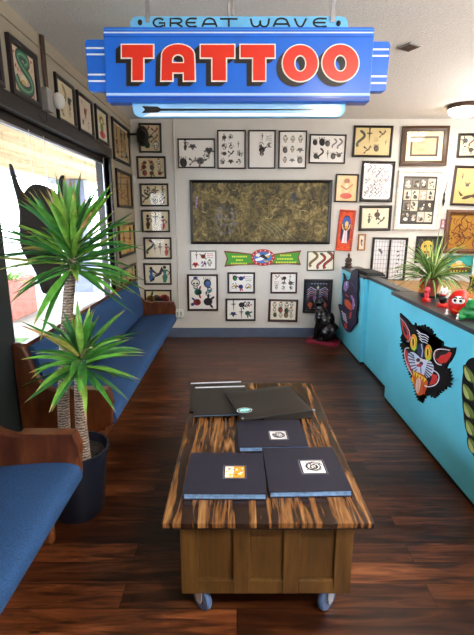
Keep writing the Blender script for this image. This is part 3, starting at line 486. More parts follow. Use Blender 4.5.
# ------------------------------------------------------------------ hanging sign (plane Y = 2.3)
SY = 2.3
def SP(x, y, L=0): p = at_y(x, y, SY); return (p.x, p.y-.0008*L, p.z)
def sign():
    c = at_y(238, 64, SY); t = thing('hanging_sign', 'bright blue shop sign with red tattoo lettering hanging on chains from the ceiling', 'sign', (c.x, c.y+.014, c.z))
    inv = -c
    def plate(name, outline, m, y0, y1, parent=t, bev=.004):
        bm = B(); pts = [(SP(x, y)[0]-c.x, SP(x, y)[2]-c.z) for x, y in outline]; prism(bm, pts, 'y', y0, y1); return bevmod(obj(name, bm, m, parent), bev)
    def rr(x0, y0, x1, y1, r, xb0=None, xb1=None):
        xb0 = x0 if xb0 is None else xb0; xb1 = x1 if xb1 is None else xb1; o = []
        for cx, cy, a in ((x1-r, y0+r, -90), (xb1-r, y1-r, 0), (xb0+r, y1-r, 90), (x0+r, y0+r, 180)):
            for k in range(6): an = math.radians(a+18*k); o.append((cx+r*math.cos(an), cy+r*math.sin(an)))
        return o
    mb = mat('sign_royal_blue', '0f6ce4', .28, nz=.06, nscale=6, coat=.2); ml = mat('sign_sky_blue', '74caff', .3, nz=.1, nscale=8); md = mat('sign_side_blue', '1d4fae', .35)
    plate('end_wing', rr(84.6, 39, 120, 91, 3.5, 88, 121), mb, -.012, .03)
    plate('end_wing', rr(360, 41, 390.9, 91.5, 4, 360, 386.6), mb, -.012, .03)
    up = plate('name_board', rr(129.3, 15, 348.9, 40, 7), ml, -.004, .022)
    lo = plate('arrow_board', rr(131, 90, 347, 117, 8, 132.5, 345.5), ml, -.004, .022)
    plate('main_board', rr(104, 28.3, 373.6, 103, 2, 107.3, 368.8), mb, -.03, .04)
    plate('lower_border', [(108, 99), (368.6, 99), (368.5, 102), (108.2, 102)], md, -.033, -.028, bev=.001)
    # stripes on the main board and wings
    F = lambda dep: Draw(lambda x, y, L: (SP(x, y)[0]-c.x, dep-.0006*L, SP(x, y)[2]-c.z))
    for y, w, col in ((34, 1.5, 'cfe4ff'), (38.3, .7, '1c4fb4'), (31, .8, '5a9cf0'), (95.3, 2.6, 'a9d0ff'), (98.3, .7, '163c98')):
        d = F(-.0305); d.L = 0; xa = 104.3+(y-28)*.045; d.stroke([(xa, y), (373.3-(y-28)*.064, y)], w, col); d.build('stripe', M['gloss'], t)
    for y in (48, 54.3, 74.5, 81): d = F(-.0125); d.L = 0; d.stroke([(85.6+(y-39)*.065, y), (105.5, y)], 1.9, 'dcecff'); d.build('stripe', M['gloss'], t)
    for y in (49.3, 55.7, 76.3, 83): d = F(-.0125); d.L = 0; d.stroke([(371, y), (389.9-(y-41)*.085, y)], 1.9, 'dcecff'); d.build('stripe', M['gloss'], t)
    # TATTOO letters
    def T(x0, x1, s0, s1, y0=47, y1=82, b=59.3): return [(x0, y0), (x1, y0), (x1, b), (s1, b), (s1, y1), (s0, y1), (s0, b), (x0, b)]
    def Aa(x0, x1, y0=46.5, y1=82, w=9.5):
        out = [(x0, y1), (x0+.5, 62)]+[((x0+x1)/2-(x1-x0)/2*math.cos(a)*.98, 60-13.5*math.sin(a)**.8) for a in [PI*k/12 for k in range(1, 12)]]+[(x1-.5, 62), (x1, y1), (x1-w-1.2, y1), (x1-w-1.2, 74), (x0+w+1.2, 74), (x0+w+1.2, y1)]
        hole = [((x0+x1)/2-6*math.cos(a), 61.5-5.5*math.sin(a)) for a in [PI*k/8 for k in range(9)]]+[((x0+x1)/2+6, 65), ((x0+x1)/2-6, 65)]
        return out, hole
    def grow(p, g):
        n = len(p); q = []; ar = sum(p[i][0]*p[(i+1) % n][1]-p[(i+1) % n][0]*p[i][1] for i in range(n)); sg = 1 if ar > 0 else -1
        for i in range(n):
            a = Vector(p[i-1]); b = Vector(p[i]); e = Vector(p[(i+1) % n]); d1 = (b-a).normalized(); d2 = (e-b).normalized()
            n1 = Vector((d1.y, -d1.x))*sg; n2 = Vector((d2.y, -d2.x))*sg; m = (n1+n2); m = m/max(m.length_squared/2, .35) if m.length > 1e-6 else n1
            q.append(tuple(b+m*g))
        return q
    def O(x0, x1, y0, y1): return circ((x0+x1)/2, (y0+y1)/2, (x1-x0)/2, (y1-y0)/2, 32), circ((x0+x1)/2, (y0+y1)/2+.3, (x1-x0)*.175, (y1-y0)*.235, 32)
    letters = [('t', T(123.3, 154, 133.6, 144.2)), ('a', Aa(162.3, 195.2)), ('t', T(201.3, 234.2, 212.7, 226)), ('t', T(240.6, 274, 253, 264.8)), ('o', O(282.3, 316.8, 47.2, 82.6)), ('o', O(321.5, 357, 46.8, 82.6))]
    red = mat('sign_letter_red', 'de2c14', .3, coat=.2); wh = mat('sign_letter_white', 'fbf3ea', .35); bk = mat('sign_letter_black', '15110f', .4)
    def ring(bm, out, hole, y0, y1, dx=0, dy=0):
        # solid letter with optional hole: triangulated front, walls all round
        loops = [out]+([hole] if hole else []); V = []
        for y in (y0, y1):
            es = []; vs = []
            for lp in loops:
                q = [bm.verts.new((SP(x+dx, yy+dy)[0]-c.x, y, SP(x+dx, yy+dy)[2]-c.z)) for x, yy in lp]; vs.append(q)
                es += [bm.edges.new((q[i], q[(i+1) % len(q)])) for i in range(len(q))]
            bmesh.ops.triangle_fill(bm, use_beauty=True, use_dissolve=False, edges=es); V.append(vs)
        for a, b in zip(V[0], V[1]):
            for i in range(len(a)): bm.faces.new((a[i], a[(i+1) % len(a)], b[(i+1) % len(b)], b[i]))
    for k, g in letters:
        out, hole = (g, None) if k == 't' else g
        sh = lambda p, s: [(x+s[0], y+s[1]) for x, y in p]
        bm = B()
        # black drop side: swept down-left as a stack merging into one solid
        for j in range(1, 6): ring(bm, grow(out, 1.0), grow(hole, -1.0) if hole else None, -.0305, -.033-.0003*(6-j), -1.08*j, .84*j)
        L = obj('letter', bm, bk, t); L['label'] = 'red letter with white outline and black drop side'
        bm = B(); ring(bm, grow(out, 1.3), grow(hole, -1.2) if hole else None, -.0345, -.038); obj('letter_outline', bm, wh, L)['label'] = 'white outline'
        bm = B(); ring(bm, out, hole, -.038, -.0405); obj('letter_face', bm, red, L)['label'] = 'red face'
    # GREAT WAVE
    def arc(cx, cy, rx, ry, a, b, n=12): return [(cx+rx*math.cos(math.radians(a+(b-a)*k/n)), cy+ry*math.sin(math.radians(a+(b-a)*k/n))) for k in range(n+1)]
    st = {}
    def E(x0, x1): return [arc((x0+x1)/2+.4, 21.8, (x1-x0)/2, 4.3, 300, 60, 14), [(x0+.5, 21.8), (x1-1, 21.8)], [((x0+x1)/2+2, 17.7), (x1, 18)], [((x0+x1)/2+2, 26), (x1, 25.7)]]
    def A1(x0, x1): m = (x0+x1)/2; return [[(x0, 26)]+arc(m, 21.5, (x1-x0)*.36, 4, 190, 350, 10)+[(x1, 26)], [(x0+1.6, 23.2), (x1-1.6, 23.2)]]
    G_ = [[arc(158.5, 21.8, 5.4, 4.3, -35, -325, 16), [(158.5, 22.2), (164.4, 22.2), (164, 26)]],
          [[(170.2, 26), (170.2, 17.8), (176.5, 17.8)]+arc(177.5, 20, 4, 2.2, -90, 90, 6)+[(171, 22.3)], [(176, 22.4), (182.3, 26.2)]],
          E(185.6, 196.6), A1(202, 216.8), [[(220, 18), (237.6, 18)], [(228.8, 18), (228.8, 26)]],
          [[(250.6, 17.6)]+arc(256, 22, 4.2, 4, 170, 20, 6)+[(260.4, 19.5)], [(260.4, 19.5)]+arc(264.4, 22, 4.2, 4, 160, 10, 6)+[(269.3, 17.6)]],
          A1(273.5, 289.8), [[(294.8, 17.6), (297.5, 24)]+arc(300.6, 22.6, 3, 3.4, 150, 30, 6)+[(306.6, 17.6)]], E(313.4, 327)]
    for g in G_:
        d = F(-.0045)
        for j, s_ in enumerate(g): d.L = j; d.stroke(s_, 1.9, '101a24')
        d.build('letter', M['gloss'], up)['label'] = 'thin black letter'
    d = Draw(lambda x, y, L: (SP(x, y)[0]-c.x, -.0045-.0006*L, SP(x, y)[2]-c.z)); d.L = 0
    d.poly([(133.5, 105), (139, 103.6), (340, 103.6), (343, 110), (340, 116), (139, 116), (134, 111)], '8fc6f4'); d.L = 0
    d.poly([(150, 112.6), (334, 112.6), (338, 116), (142, 116)], 'f2f4f8', 2)
    d.poly([(141.5, 105.6), (157.5, 106.2), (160.5, 108.2), (322, 108.6), (322, 109.8), (160.5, 110.4), (157.5, 112.2), (141.5, 112.6), (144.5, 109.2)], '14161c', 4)
    d.poly([(321, 105.2), (337, 109.2), (322, 113.2), (326, 109.2)], '14161c', 4)
    d.build('arrow', M['gloss'], lo)['label'] = 'long thin black arrow'
    for x, y in ((139.7, 21.6), (339, 22.6)):
        p = Vector(SP(x, y))-c; bm = B(); ell(bm, (p.x, -.006, p.z), (.011, .007, .0125)); obj('rivet', bm, M['black'], t, True)
    for x in (147.6, 333):
        p = Vector(SP(x, 17))-c; bm = B(); top = H-c.z
        box(bm, p.x-.011, p.x+.011, -.012, -.007, p.z-.02, p.z+.07, .002); box(bm, p.x-.004, p.x+.004, -.011, -.005, p.z+.05, p.z+.085)
        obj('bracket', bm, M['steel'], t); z = p.z+.085; k = 0; bm = B()
        while z < top-.012:
            pts = [(p.x+(.007*math.cos(a) if k % 2 else 0), -.009+(0 if k % 2 else .007*math.cos(a)), z+.012+.014*math.sin(a)) for a in [2*PI*j/10 for j in range(11)]]; tube(bm, pts, .0022, 5, False); z += .021; k += 1
        obj('chain', bm, M['steel'], t, True)
    bm = B(); p = Vector(SP(230.5, 16))-c
    for s in (-.011, .011): tube(bm, [(p.x+s, .02, p.z-.03), (p.x+s, .02, H-c.z-.001)], .006)
    obj('hanger_rod', bm, M['grey'], t, True)
sign()
# ------------------------------------------------------------------ service counter
CX, CZ = 1.34, 1.0
def counter():
    def sect(label, x, y0, y1, tw):
        t = thing('counter_section', label, 'counter', (x, (y0+y1)/2, 0), group='turquoise counter sections'); h = (y1-y0)/2-.0015
        bm = B(); box(bm, 0, .035, -h, h, .03, CZ-.03, .003); 
        if tw > .1: box(bm, .035, tw, -h, -h+.03, .03, CZ-.03, .002); box(bm, .035, tw, h-.03, h, .03, CZ-.03, .002)
        obj('panel', bm, M['teal'], t)
        bm = B(); box(bm, -.012, tw+.01, -h, h, CZ-.03, CZ, .004); obj('countertop', bm, M['dgrey'], t)
        bm = B(); box(bm, .012, .05, -h, h, 0, .03); obj('toe_kick', bm, M['plinth'], t); return t
    sect('nearest turquoise counter section carrying the wild cat head and the dark top', CX, 1.0, 3.66, .34)
    sect('plain recessed turquoise counter section between the two painted ones', 1.43, 3.668, 4.62, .09)
    sect('farthest turquoise counter section beside the black cat statue, with dark panther cut-out', 1.385, 4.628, 5.66, .22)
    t = thing('desk', 'tan wooden worktop behind the counter against the back wall', 'desk', (2.3, 4.7, 0))
    bm = B(); box(bm, -.60, .75, -1.0, 1.07, .77, .80, .004); obj('desktop', bm, M['desk'], t)
    for x in (-.55, .70):
        for y in (-.95, 1.02): bm = B(); box(bm, x-.03, x+.03, y-.03, y+.03, 0, .77, .003); obj('leg', bm, M['desk'], t)
    bm = B(); box(bm, -.52, .67, .98, 1.0, .5, .77); obj('modesty_panel', bm, M['desk'], t)
    t = thing('desk', 'low dark shelf unit behind the near counter holding vase and red box', 'shelf', (2.0, 3.2, 0))
    bm = B(); box(bm, -.28, .3, -.45, .45, .72, .75, .003); obj('shelf_board', bm, M['desk'], t)
    for y in (-.43, .43): bm = B(); box(bm, -.27, .29, y-.015, y+.015, 0, .72, .002); obj('side_panel', bm, M['desk'], t)
    t.name = 'shelf_unit'
counter()
def XP(X):
    o = at_x(420, 350, X)
    return o, (lambda px, py, L=0: (lambda p: (p.x-o.x-.0006*L, p.y-o.y, p.z-o.z))(at_x(px, py, X)))
def jag(p, amp, rng, sub=3):
    amp = -amp
    q = []; n = len(p)
    for i in range(n):
        a = Vector(p[i]); b = Vector(p[(i+1) % n]); m = max(1, int((b-a).length/2.6)); d = (b-a).normalized(); nn = Vector((d.y, -d.x))
        for k in range(m): q.append(tuple(a+(b-a)*k/m)); q.append(tuple(a+(b-a)*(k+.6)/m+nn*amp*rng.uniform(.3, 1.15)+d*.4))
    return q
def board(name, label, cat, outline, X, parts, thick=.012):
    o, f = XP(X); t = thing(name, label, cat, o)
    bm = B(); pts = [f(*p)[1:] for p in outline]; prism(bm, pts, 'x', 0, thick); obj('board', bm, M['cut'], t)
    d = Draw(lambda x, y, L: (lambda q: (-.0006*L, q[1], q[2]))(f(x, y))); d.L = 0; parts(d); d.build('painted_face', M['art'], t); return t
def z(o, s, pts): return [(o[0]+x/s, o[1]+y/s) for x, y in pts]
def wildcat():
    Z = lambda p: z((395, 310), 6.35, p); rng = random.Random(3)
    out = [(30, 20), (75, 60), (105, 95), (125, 80), (150, 97), (185, 92), (225, 117), (250, 150), (272, 190), (300, 225), (345, 240), (380, 238), (372, 280), (350, 322), (332, 342), (345, 370), (362, 410), (368, 450), (350, 492), (320, 505), (290, 528), (250, 560), (225, 555), (207, 545), (192, 560), (170, 590), (140, 575), (122, 540), (108, 480), (92, 430), (72, 380), (52, 330), (38, 270), (24, 215), (32, 175), (45, 150), (35, 90)]
    P = Z(out); q = P[:3]; body = jag(P[2:10], 3.0, rng)[:-2]+[P[9]]; q += body[1:]+P[10:14]; q += jag(P[14:35], 3.4, rng)[:-2]; q += P[34:]
    # drop duplicates
    R = []
    for p in q:
        if not R or (abs(p[0]-R[-1][0])+abs(p[1]-R[-1][1])) > .05: R.append(p)
    def parts(d):
        L = lambda n: setattr(d, 'L', n)
        L(1); d.poly(Z([(38, 58), (62, 92), (86, 140), (94, 172), (84, 196), (62, 165), (46, 122)]), 'c9322a'); d.poly(Z([(50, 90), (72, 120), (82, 160), (70, 160), (56, 130)]), '1a1414', 3); L(3)
        d.stroke(Z([(36, 50), (66, 84), (92, 135), (99, 175), (88, 204), (76, 196)]), .7, 'd9b9c8')
        L(1); d.poly(Z([(262, 312), (250, 285), (262, 262), (300, 262), (340, 262), (362, 272), (352, 300), (325, 335), (285, 342)]), 'd4312a'); d.poly(Z([(262, 268), (300, 258), (345, 262), (330, 278), (290, 290), (272, 315), (258, 300)]), '15110f', 3); L(4)
        d.stroke(chaikin(Z([(352, 256), (300, 247), (262, 252), (248, 278), (252, 318), (275, 345), (300, 350)]), 2, False), .9, 'e6e2ea')
        for cx, cy in ((120, 205), (213, 270)):
            L(2); d.ell(*Z([(cx, cy)])[0], 23/6.35, 52/6.35, 'c8dc3c'); d.ell(*Z([(cx-2, cy-6)])[0], 19/6.35, 44/6.35, 'ef7a2c'); d.ell(*Z([(cx-2, cy)])[0], 13/6.35, 34/6.35, 'f2d24a'); d.ell(*Z([(cx-2, cy)])[0], 5/6.35, 26/6.35, '2a1a14')
            L(2); d.stroke(Z([(cx+22, cy-10), (cx+18, cy+40), (cx, cy+58)]), 1.0, '53a83c')
        L(2)
        for k in range(4): L(3); d.stroke(Z([(140+6*k, 128+18*k), (165+3*k, 150+17*k), (195, 158+16*k), (217-3*k, 175+13*k)]), .85, 'e9eaf4')
        L(1); d.poly(Z(chaikin([(88, 268), (120, 266), (150, 292), (172, 312), (215, 318), (248, 345), (246, 400), (215, 436), (180, 420), (150, 400), (112, 388), (92, 340), (80, 295)], 2)), 'd3def4'); d.L = 3; d.stroke(Z([(165, 360), (168, 400)]), .9, '2a3458')
        L(2)
        for k in range(7): L(3); d.stroke(Z([(80+4*k, 262+24*k), (122+3*k, 290+15*k)]), 1.1, '1a2748'); L(3); d.stroke(Z([(250-8*k*.6, 345+20*k), (205-3*k, 338+12*k)]), 1.1, '1a2748'); L(3); d.stroke(Z([(96+4*k, 275+20*k), (125+3*k, 300+12*k)]), .6, '6f93d8')
        L(4); d.ell(*Z([(158, 330)])[0], 4.4, 4.2, 'e8dfe8'); d.ell(*Z([(150, 318)])[0], 2, 2, '3a2a4a'); d.ell(*Z([(170, 340)])[0], 2, 2, '3a2a4a'); d.ell(*Z([(158, 352)])[0], 3, 1.6, 'c83a5a')
        d.L = 1; d.poly(Z([(150, 210), (180, 215), (192, 300), (160, 310), (140, 270)]), '1b2a52'); d.L = 4; d.stroke(Z([(170, 215), (178, 260), (172, 300)]), 1.1, 'b9c6e8')
        L(2); d.poly(Z([(60, 245), (82, 262), (84, 320), (104, 372), (112, 400), (92, 392), (70, 340)]), 'cf3430'); L(4); d.stroke(chaikin(Z([(92, 242), (66, 240), (60, 290), (84, 362), (110, 410)]), 2, False), .8, 'd8dcf2')
        L(2); d.poly(Z([(238, 402), (268, 415), (272, 445), (250, 470), (218, 478), (232, 440)]), 'd63330'); L(4); d.stroke(chaikin(Z([(238, 380), (274, 398), (286, 432), (264, 476), (215, 490), (190, 480)]), 2, False), 1.1, 'e2e4f2')
        L(2); d.poly(Z(chaikin([(106, 372), (130, 392), (165, 400), (205, 425), (212, 470), (190, 530), (150, 548), (132, 520), (110, 440)], 2)), 'e06a1c')
        for k in range(5): L(4); d.poly(Z([(115+18*k, 385+11*k), (131+18*k, 394+11*k), (124+15*k, 425+9*k)]), 'f6d64a')
        L(5); d.poly(Z([(100, 440), (114, 425), (122, 470)]), 'f2c23c'); d.poly(Z(chaikin([(142, 430), (168, 435), (165, 490), (150, 535), (136, 520), (134, 470)], 2)), 'f2c8c0'); L(6); d.stroke(Z([(152, 440), (150, 520)]), .5, 'd87a6a')
        L(5); d.poly(Z([(182, 470), (200, 500), (190, 540), (176, 520)]), 'd8452a')
    board('cutout_plaque', 'painted black snarling wild cat head cut-out with red ears on near counter panel', 'cut-out painting', R, CX-.0125, parts)
    # far panther
    Z2 = lambda p: z((325, 240), 6.35, p)
    out = chaikin([(113, 205), (122, 222), (130, 252), (150, 254), (160, 240), (162, 215), (178, 190), (200, 180), (212, 195), (206, 240), (209, 290), (204, 350), (208, 420), (196, 480), (204, 515), (196, 535), (178, 550), (165, 575), (148, 590), (122, 562), (102, 520), (98, 460), (82, 415), (90, 403), (106, 420), (112, 370), (106, 320), (112, 270), (118, 245)], 1)
    def parts2(d):
        L = lambda n: setattr(d, 'L', n)
        L(0); d.poly(Z2(out), '221c3a'); L(2)
        d.poly(Z2([(122, 268), (150, 262), (150, 300), (132, 330), (118, 310)]), 'a88ac8'); L(2); d.poly(Z2([(125, 375), (150, 382), (170, 410), (172, 450), (150, 440), (126, 410)]), 'dd5a38'); L(2)
        d.poly(Z2([(120, 528), (138, 530), (142, 565), (126, 560)]), 'cf4a3a'); L(2); d.poly(Z2([(160, 455), (172, 460), (165, 500), (152, 500)]), 'd8583a'); L(3)
        for k in range(4): d.L = 3; d.stroke(Z2([(104+4*k, 450+16*k), (134+3*k, 478+16*k)]), 1.0, 'e8e2ee')
        L(3); d.stroke(Z2([(168, 352), (182, 385), (180, 440)]), 2, 'b98ad0'); L(3); d.stroke(Z2([(140, 262), (136, 290)]), 1, 'eae0f4'); L(3); d.stroke(Z2([(182, 370), (190, 420)]), .7, 'efe6f4'); L(3); d.stroke(Z2([(165, 270), (190, 300), (195, 330)]), .8, '4a4a8a'); L(3); d.stroke(Z2([(130, 345), (150, 360)]), 1.2, 'c8524a')
    board('cutout_plaque', 'painted dark purple panther cut-out with orange marks on far counter section', 'cut-out painting', Z2(out), 1.385-.026, parts2)
    # scaled green body at the right edge of the photo
    out = [(469.5, 358), (465, 364), (462.3, 376), (461.5, 392), (463, 408), (464, 422), (467.5, 436), (470, 450), (477, 462), (490, 470), (500, 440), (500, 390), (488, 365), (478, 357)]
    def parts3(d):
        for j, (ox, n) in enumerate(((0, 5), (11, 5), (21, 4))):
            for k in range(n):
                cx, cy = 470.5+ox+[0, -1.2, -.6, 1.6, 4][k], 374+18*k-5*(j % 2); a = lambda f: chaikin([(cx+x*f, cy+y*f) for x, y in ((-7, -11), (0, -5), (5, 3), (6, 10), (0, 10), (-6, 3), (-7.5, -4))], 2)
                d.L = 1; d.poly(a(1), '11140c'); d.L = 2; d.poly(a(.84), '6f7f35'); d.L = 3; d.poly([(cx-2+(x-cx)*.5, cy+(y-cy)*.7) for x, y in a(1)], 'b4bc72'); d.L = 4; d.stroke([(cx-4.5, cy-7), (cx-1, cy), (cx+2, cy+8)], .7, '3c4a1c')
    board('cutout_plaque', 'painted olive green scaled tail cut-out at the right edge of the near counter', 'cut-out painting', chaikin(out, 1), CX-.0125, parts3)
wildcat()
# silhouette in the window
def silhouette():
    X = XL-.03; p0 = at_x(40, 230, X); t = thing('cutout_silhouette', 'large black horned silhouette board hanging in the window behind the tall plant', 'cut-out', p0)
    P = [(9.3, 163), (12, 166), (15, 176), (19, 187), (24, 194), (28, 188), (34, 183.5), (42, 185), (49, 187.5), (53.5, 194), (57, 200), (58.8, 188), (60, 178), (62.3, 174.5), (64, 177), (63.4, 190), (61.8, 205), (60.5, 225), (60.3, 250), (61, 275), (58.5, 289), (54, 291), (48.5, 294.5), (43, 293), (40, 284), (35.5, 270), (27, 258), (21.5, 247), (19.8, 230), (20.4, 212), (17.5, 198), (13, 182)]
    q = [(lambda v: (v.y-p0.y, v.z-p0.z))(at_x(x, y, X)) for x, y in chaikin(P, 1)]
    bm = B(); prism(bm, q, 'x', -.006, .006); obj('board', bm, M['blackm'], t)
    for px in (34, 48): bm = B(); a = at_x(px, 186 if px == 48 else 184.5, X)-p0; tube(bm, [a, (0, a.y, 2.18-p0.z)], .0025, 5); obj('cord', bm, M['white'], t)
silhouette()
# ------------------------------------------------------------------ banner sign, small wall things
def banner():
    c = at_y(262.5, 258.5, D-.02); t = thing('banner_sign', 'green ribbon banner sign with yellow lettering and a red oval emblem, under the dragon painting', 'sign', c)
    f = lambda x, y: (lambda p: (p.x-c.x, p.z-c.z))(at_y(x, y, D-.02))
    out = [(223.8, 250.8), (238, 252), (252, 254), (263, 255), (274, 254), (288, 252), (301.3, 250.3), (298.6, 257.5), (301, 265), (288, 264), (274, 264.5), (263, 265), (252, 264.8), (238, 265.3), (224.3, 266.8), (227, 258.5)]
    bm = B(); prism(bm, [f(*p) for p in out], 'y', 0, .018); obj('border_board', bm, mat('brown_red_border', '7a3a2c', .5), t)
    inn = [(262.5+(x-262.5)*.962, 258.4+(y-258.4)*.76) for x, y in out]
    bm = B(); prism(bm, [f(*p) for p in inn], 'y', -.003, .001); g = obj('ribbon', bm, mat('sign_green', '3f9a2f', .45), t)
    d = Draw(lambda x, y, L: (f(x, y)[0], -.0035-.0006*L, f(x, y)[1])); rng = random.Random(2)
    for s, xs in ((0, [(232, 246), (236, 242), (231, 247)]), (1, [(280, 291), (277, 293), (276, 295)])):
        for k, (a, b) in enumerate(xs):
            d = Draw(lambda x, y, L: (f(x, y)[0], -.0035-.0006*L, f(x, y)[1])); y = (255.7 if s == 0 else 254.6)+3.5*k+(0 if s == 0 else -.1); x = a
            while x < b: w = rng.uniform(.7, 1.3); d.L = 0; d.poly([(x, y), (x+w, y), (x+w, y+1.7), (x, y+1.7)], 'd9e45a'); x += w+.5
            d.build('lettering', M['art'], g)['label'] = 'tiny yellow lettering line'
    bm = B(); prism(bm, [f(*p) for p in circ(262.8, 257.4, 12, 8.3, 32)], 'y', -.012, .001); e = obj('emblem', bm, mat('emblem_rim_red', 'b02c30', .4), t); e['label'] = 'red oval emblem'
    d = Draw(lambda x, y, L: (f(x, y)[0], -.0125-.0006*L, f(x, y)[1])); d.L = 0
    for k in range(14): a = 2*PI*k/14; d.L = 0; d.ell(262.8+10.4*math.cos(a), 257.4+6.9*math.sin(a), .7, .6, 'f0d8d0', 0, 8)
    d.L = 0; d.ell(262.8, 257.4, 9, 5.7, '3e7ac8'); d.L = 1
    d.L = 2; d.poly([(255, 259), (262, 256.5), (270, 252.6), (270.6, 254), (266, 258), (261, 260.5), (256, 261)], 'e6edf4'); d.L = 2; d.ell(258, 255, 2.3, 1.7, 'ece8e0'); d.L = 3; d.poly([(259, 256), (266, 259.6), (268, 258), (263, 254)], '1b1b22'); d.L = 3; d.poly([(263, 260.5), (270, 260.8), (266, 262)], 'e0c23c'); d.L = 3; d.ell(268, 256.4, 1.5, 1.2, 'd8b63c')
    d.build('emblem_face', M['art'], e)
banner()
def small_wall_things():
    # conduit on the back wall with outlet
    t = thing('wall_conduit', 'thin painted vertical conduit on back wall ending in a small white outlet box', 'conduit', (-.797, D, 0))
    bm = B(); tube(bm, [(0, -.012, .40), (0, -.012, H-.002)], .009); obj('pipe', bm, M['wall'], t, True)
    bm = B(); box(bm, -.045, .06, -.05, -.001, .29, .40, .006); o = obj('outlet_box', bm, M['white'], t)
    for s in (-.017, .03): bm = B(); box(bm, s-.012, s+.012, -.053, -.049, .315, .372, .002); obj('socket', bm, M['grey'], o)
    # left wall conduit, junction box and sensor
    P = [at_x(x, y, XL+.015) for x, y in ((42.5, 47), (45, 70), (47.5, 92), (50, 112), (46, 122))]
    t = thing('junction_box', 'grey junction box on a vertical pipe between the frames above the window', 'electrical box', P[2]); o = P[2]
    bm = B(); a = at_x(47, 101, XL+.03)-o; box(bm, -.013, .04, a.y-.045, a.y+.05, a.z-.07, a.z+.08, .006); obj('box_body', bm, M['grey'], t)
    bm = B(); pts = [(0, P[2].y-o.y, H-o.z-.005), (0, P[2].y-o.y, 0)]; tube(bm, pts, .011); tube(bm, [(0, pts[0][1]-.03, H-o.z-.01), (0, pts[0][1]-.03, .1), (0, pts[0][1]-.01, .02)], .010); obj('pipe', bm, M['bronze'], t, True)
    bm = B(); tube(bm, [(0, a.y, a.z-.07), (.0, a.y-.01, a.z-.13), (0, a.y-.06, a.z-.15), (0, a.y-.11, a.z-.13), (0, a.y-.13, a.z-.11)], .007); obj('cable', bm, M['blackm'], t, True)
    c = at_x(58.5, 101, XL+.06); t = thing('motion_sensor', 'small white rounded sensor with bracket beside the grey junction box', 'sensor', c)
    bm = B(); ell(bm, (0, 0, 0), (.045, .05, .055)); obj('housing', bm, M['white'], t, True); bm = B(); tube(bm, [(-.058, -.05, .02), (-.03, -.03, .01), (0, 0, 0)], .016); obj('bracket', bm, M['grey'], t, True)
    # black speaker on an arm in the corner
    c = at_y(142.5, 136, D-.17); t = thing('wall_speaker', 'small black round wall speaker on a short arm in the upper left corner', 'speaker', c)
    bm = B(); ell(bm, (0, 0, 0), (.075, .08, .12)); obj('housing', bm, M['blackm'], t, True)
    bm = B(); q = bmesh.ops.create_cone(bm, segments=24, radius1=.06, radius2=.055, depth=.02, cap_ends=True)['verts']
    for v in q: v.co = Matrix.Rotation(PI/2, 4, 'X') @ v.co; v.co += Vector((0, -.078, 0))
    obj('grille', bm, M['black'], t, True)
    bm = B(); tube(bm, [(XL+.001-c.x, 0, .02), (-.05, 0, .02), (0, 0, 0)], .014); box(bm, XL+.001-c.x, XL+.02-c.x, -.04, .04, -.03, .07, .003); obj('arm', bm, M['blackm'], t)
    c = at_x(133.5, 179.5, XL+.001); bm = B(); box(bm, 0, .03, -.04, .04, -.045, .045, .006); o = obj('wall_sensor', bm, M['white'], None, loc=(XL+.001, c.y, c.z)); tag(o, 'tiny white box on left wall in the corner between frames', 'sensor')
    c = at_y(444.5, 194, D-.02); t = thing('hanging_ornament', 'thin dark hanging ornament on a cord right of the white photo grid frame', 'ornament', c)
    bm = B(); tube(bm, [(.03, .016, .15), (.01, .0, .06), (-.005, 0, 0)], .004, 6); obj('cord', bm, M['bronze'], t)
    bm = B(); lathe(bm, [(.002, .03), (.012, .0), (.009, -.05), (.018, -.09), (.004, -.15)], 12); obj('pendant', bm, M['black'], t, True)
    # ceiling: vent plate and dome light
    p = at_z(409, 46, H); t = thing('ceiling_vent', 'small square grey vent plate turned diagonally on the white ceiling', 'vent', p, (0, 0, .5))
    bm = B(); box(bm, -.06, .06, -.06, .06, -.012, -.001, .004); obj('plate', bm, M['grey'], t)
    for k in range(5): bm = B(); box(bm, -.05, .05, -.045+.02*k, -.037+.02*k, -.018, -.011); obj('slat', bm, M['bronze'], t)
    for i, (x, y, lab) in enumerate(((2.50, 5.12, 'glowing white dome ceiling light near back wall at the right'), (2.6, 2.3, 'added unseen dome ceiling light over the space behind the near counter'), (.9, -.2, 'added unseen dome ceiling light above the camera end of the room'))):  # first dome is in view; the other two are added to light the room
        t = thing('ceiling_light', lab, 'ceiling light', (x, y, H), group='dome ceiling lights')
        bm = B(); lathe(bm, [(.17, -.001), (.18, -.03), (.165, -.045)], 32); obj('rim', bm, M['bronze'], t, True)
        bm = B(); lathe(bm, [(.163, -.046), (.15, -.085), (.11, -.115), (.05, -.13), (.004, -.132)], 32); obj('glass_dome', bm, M['lampglass'], t, True)
small_wall_things()
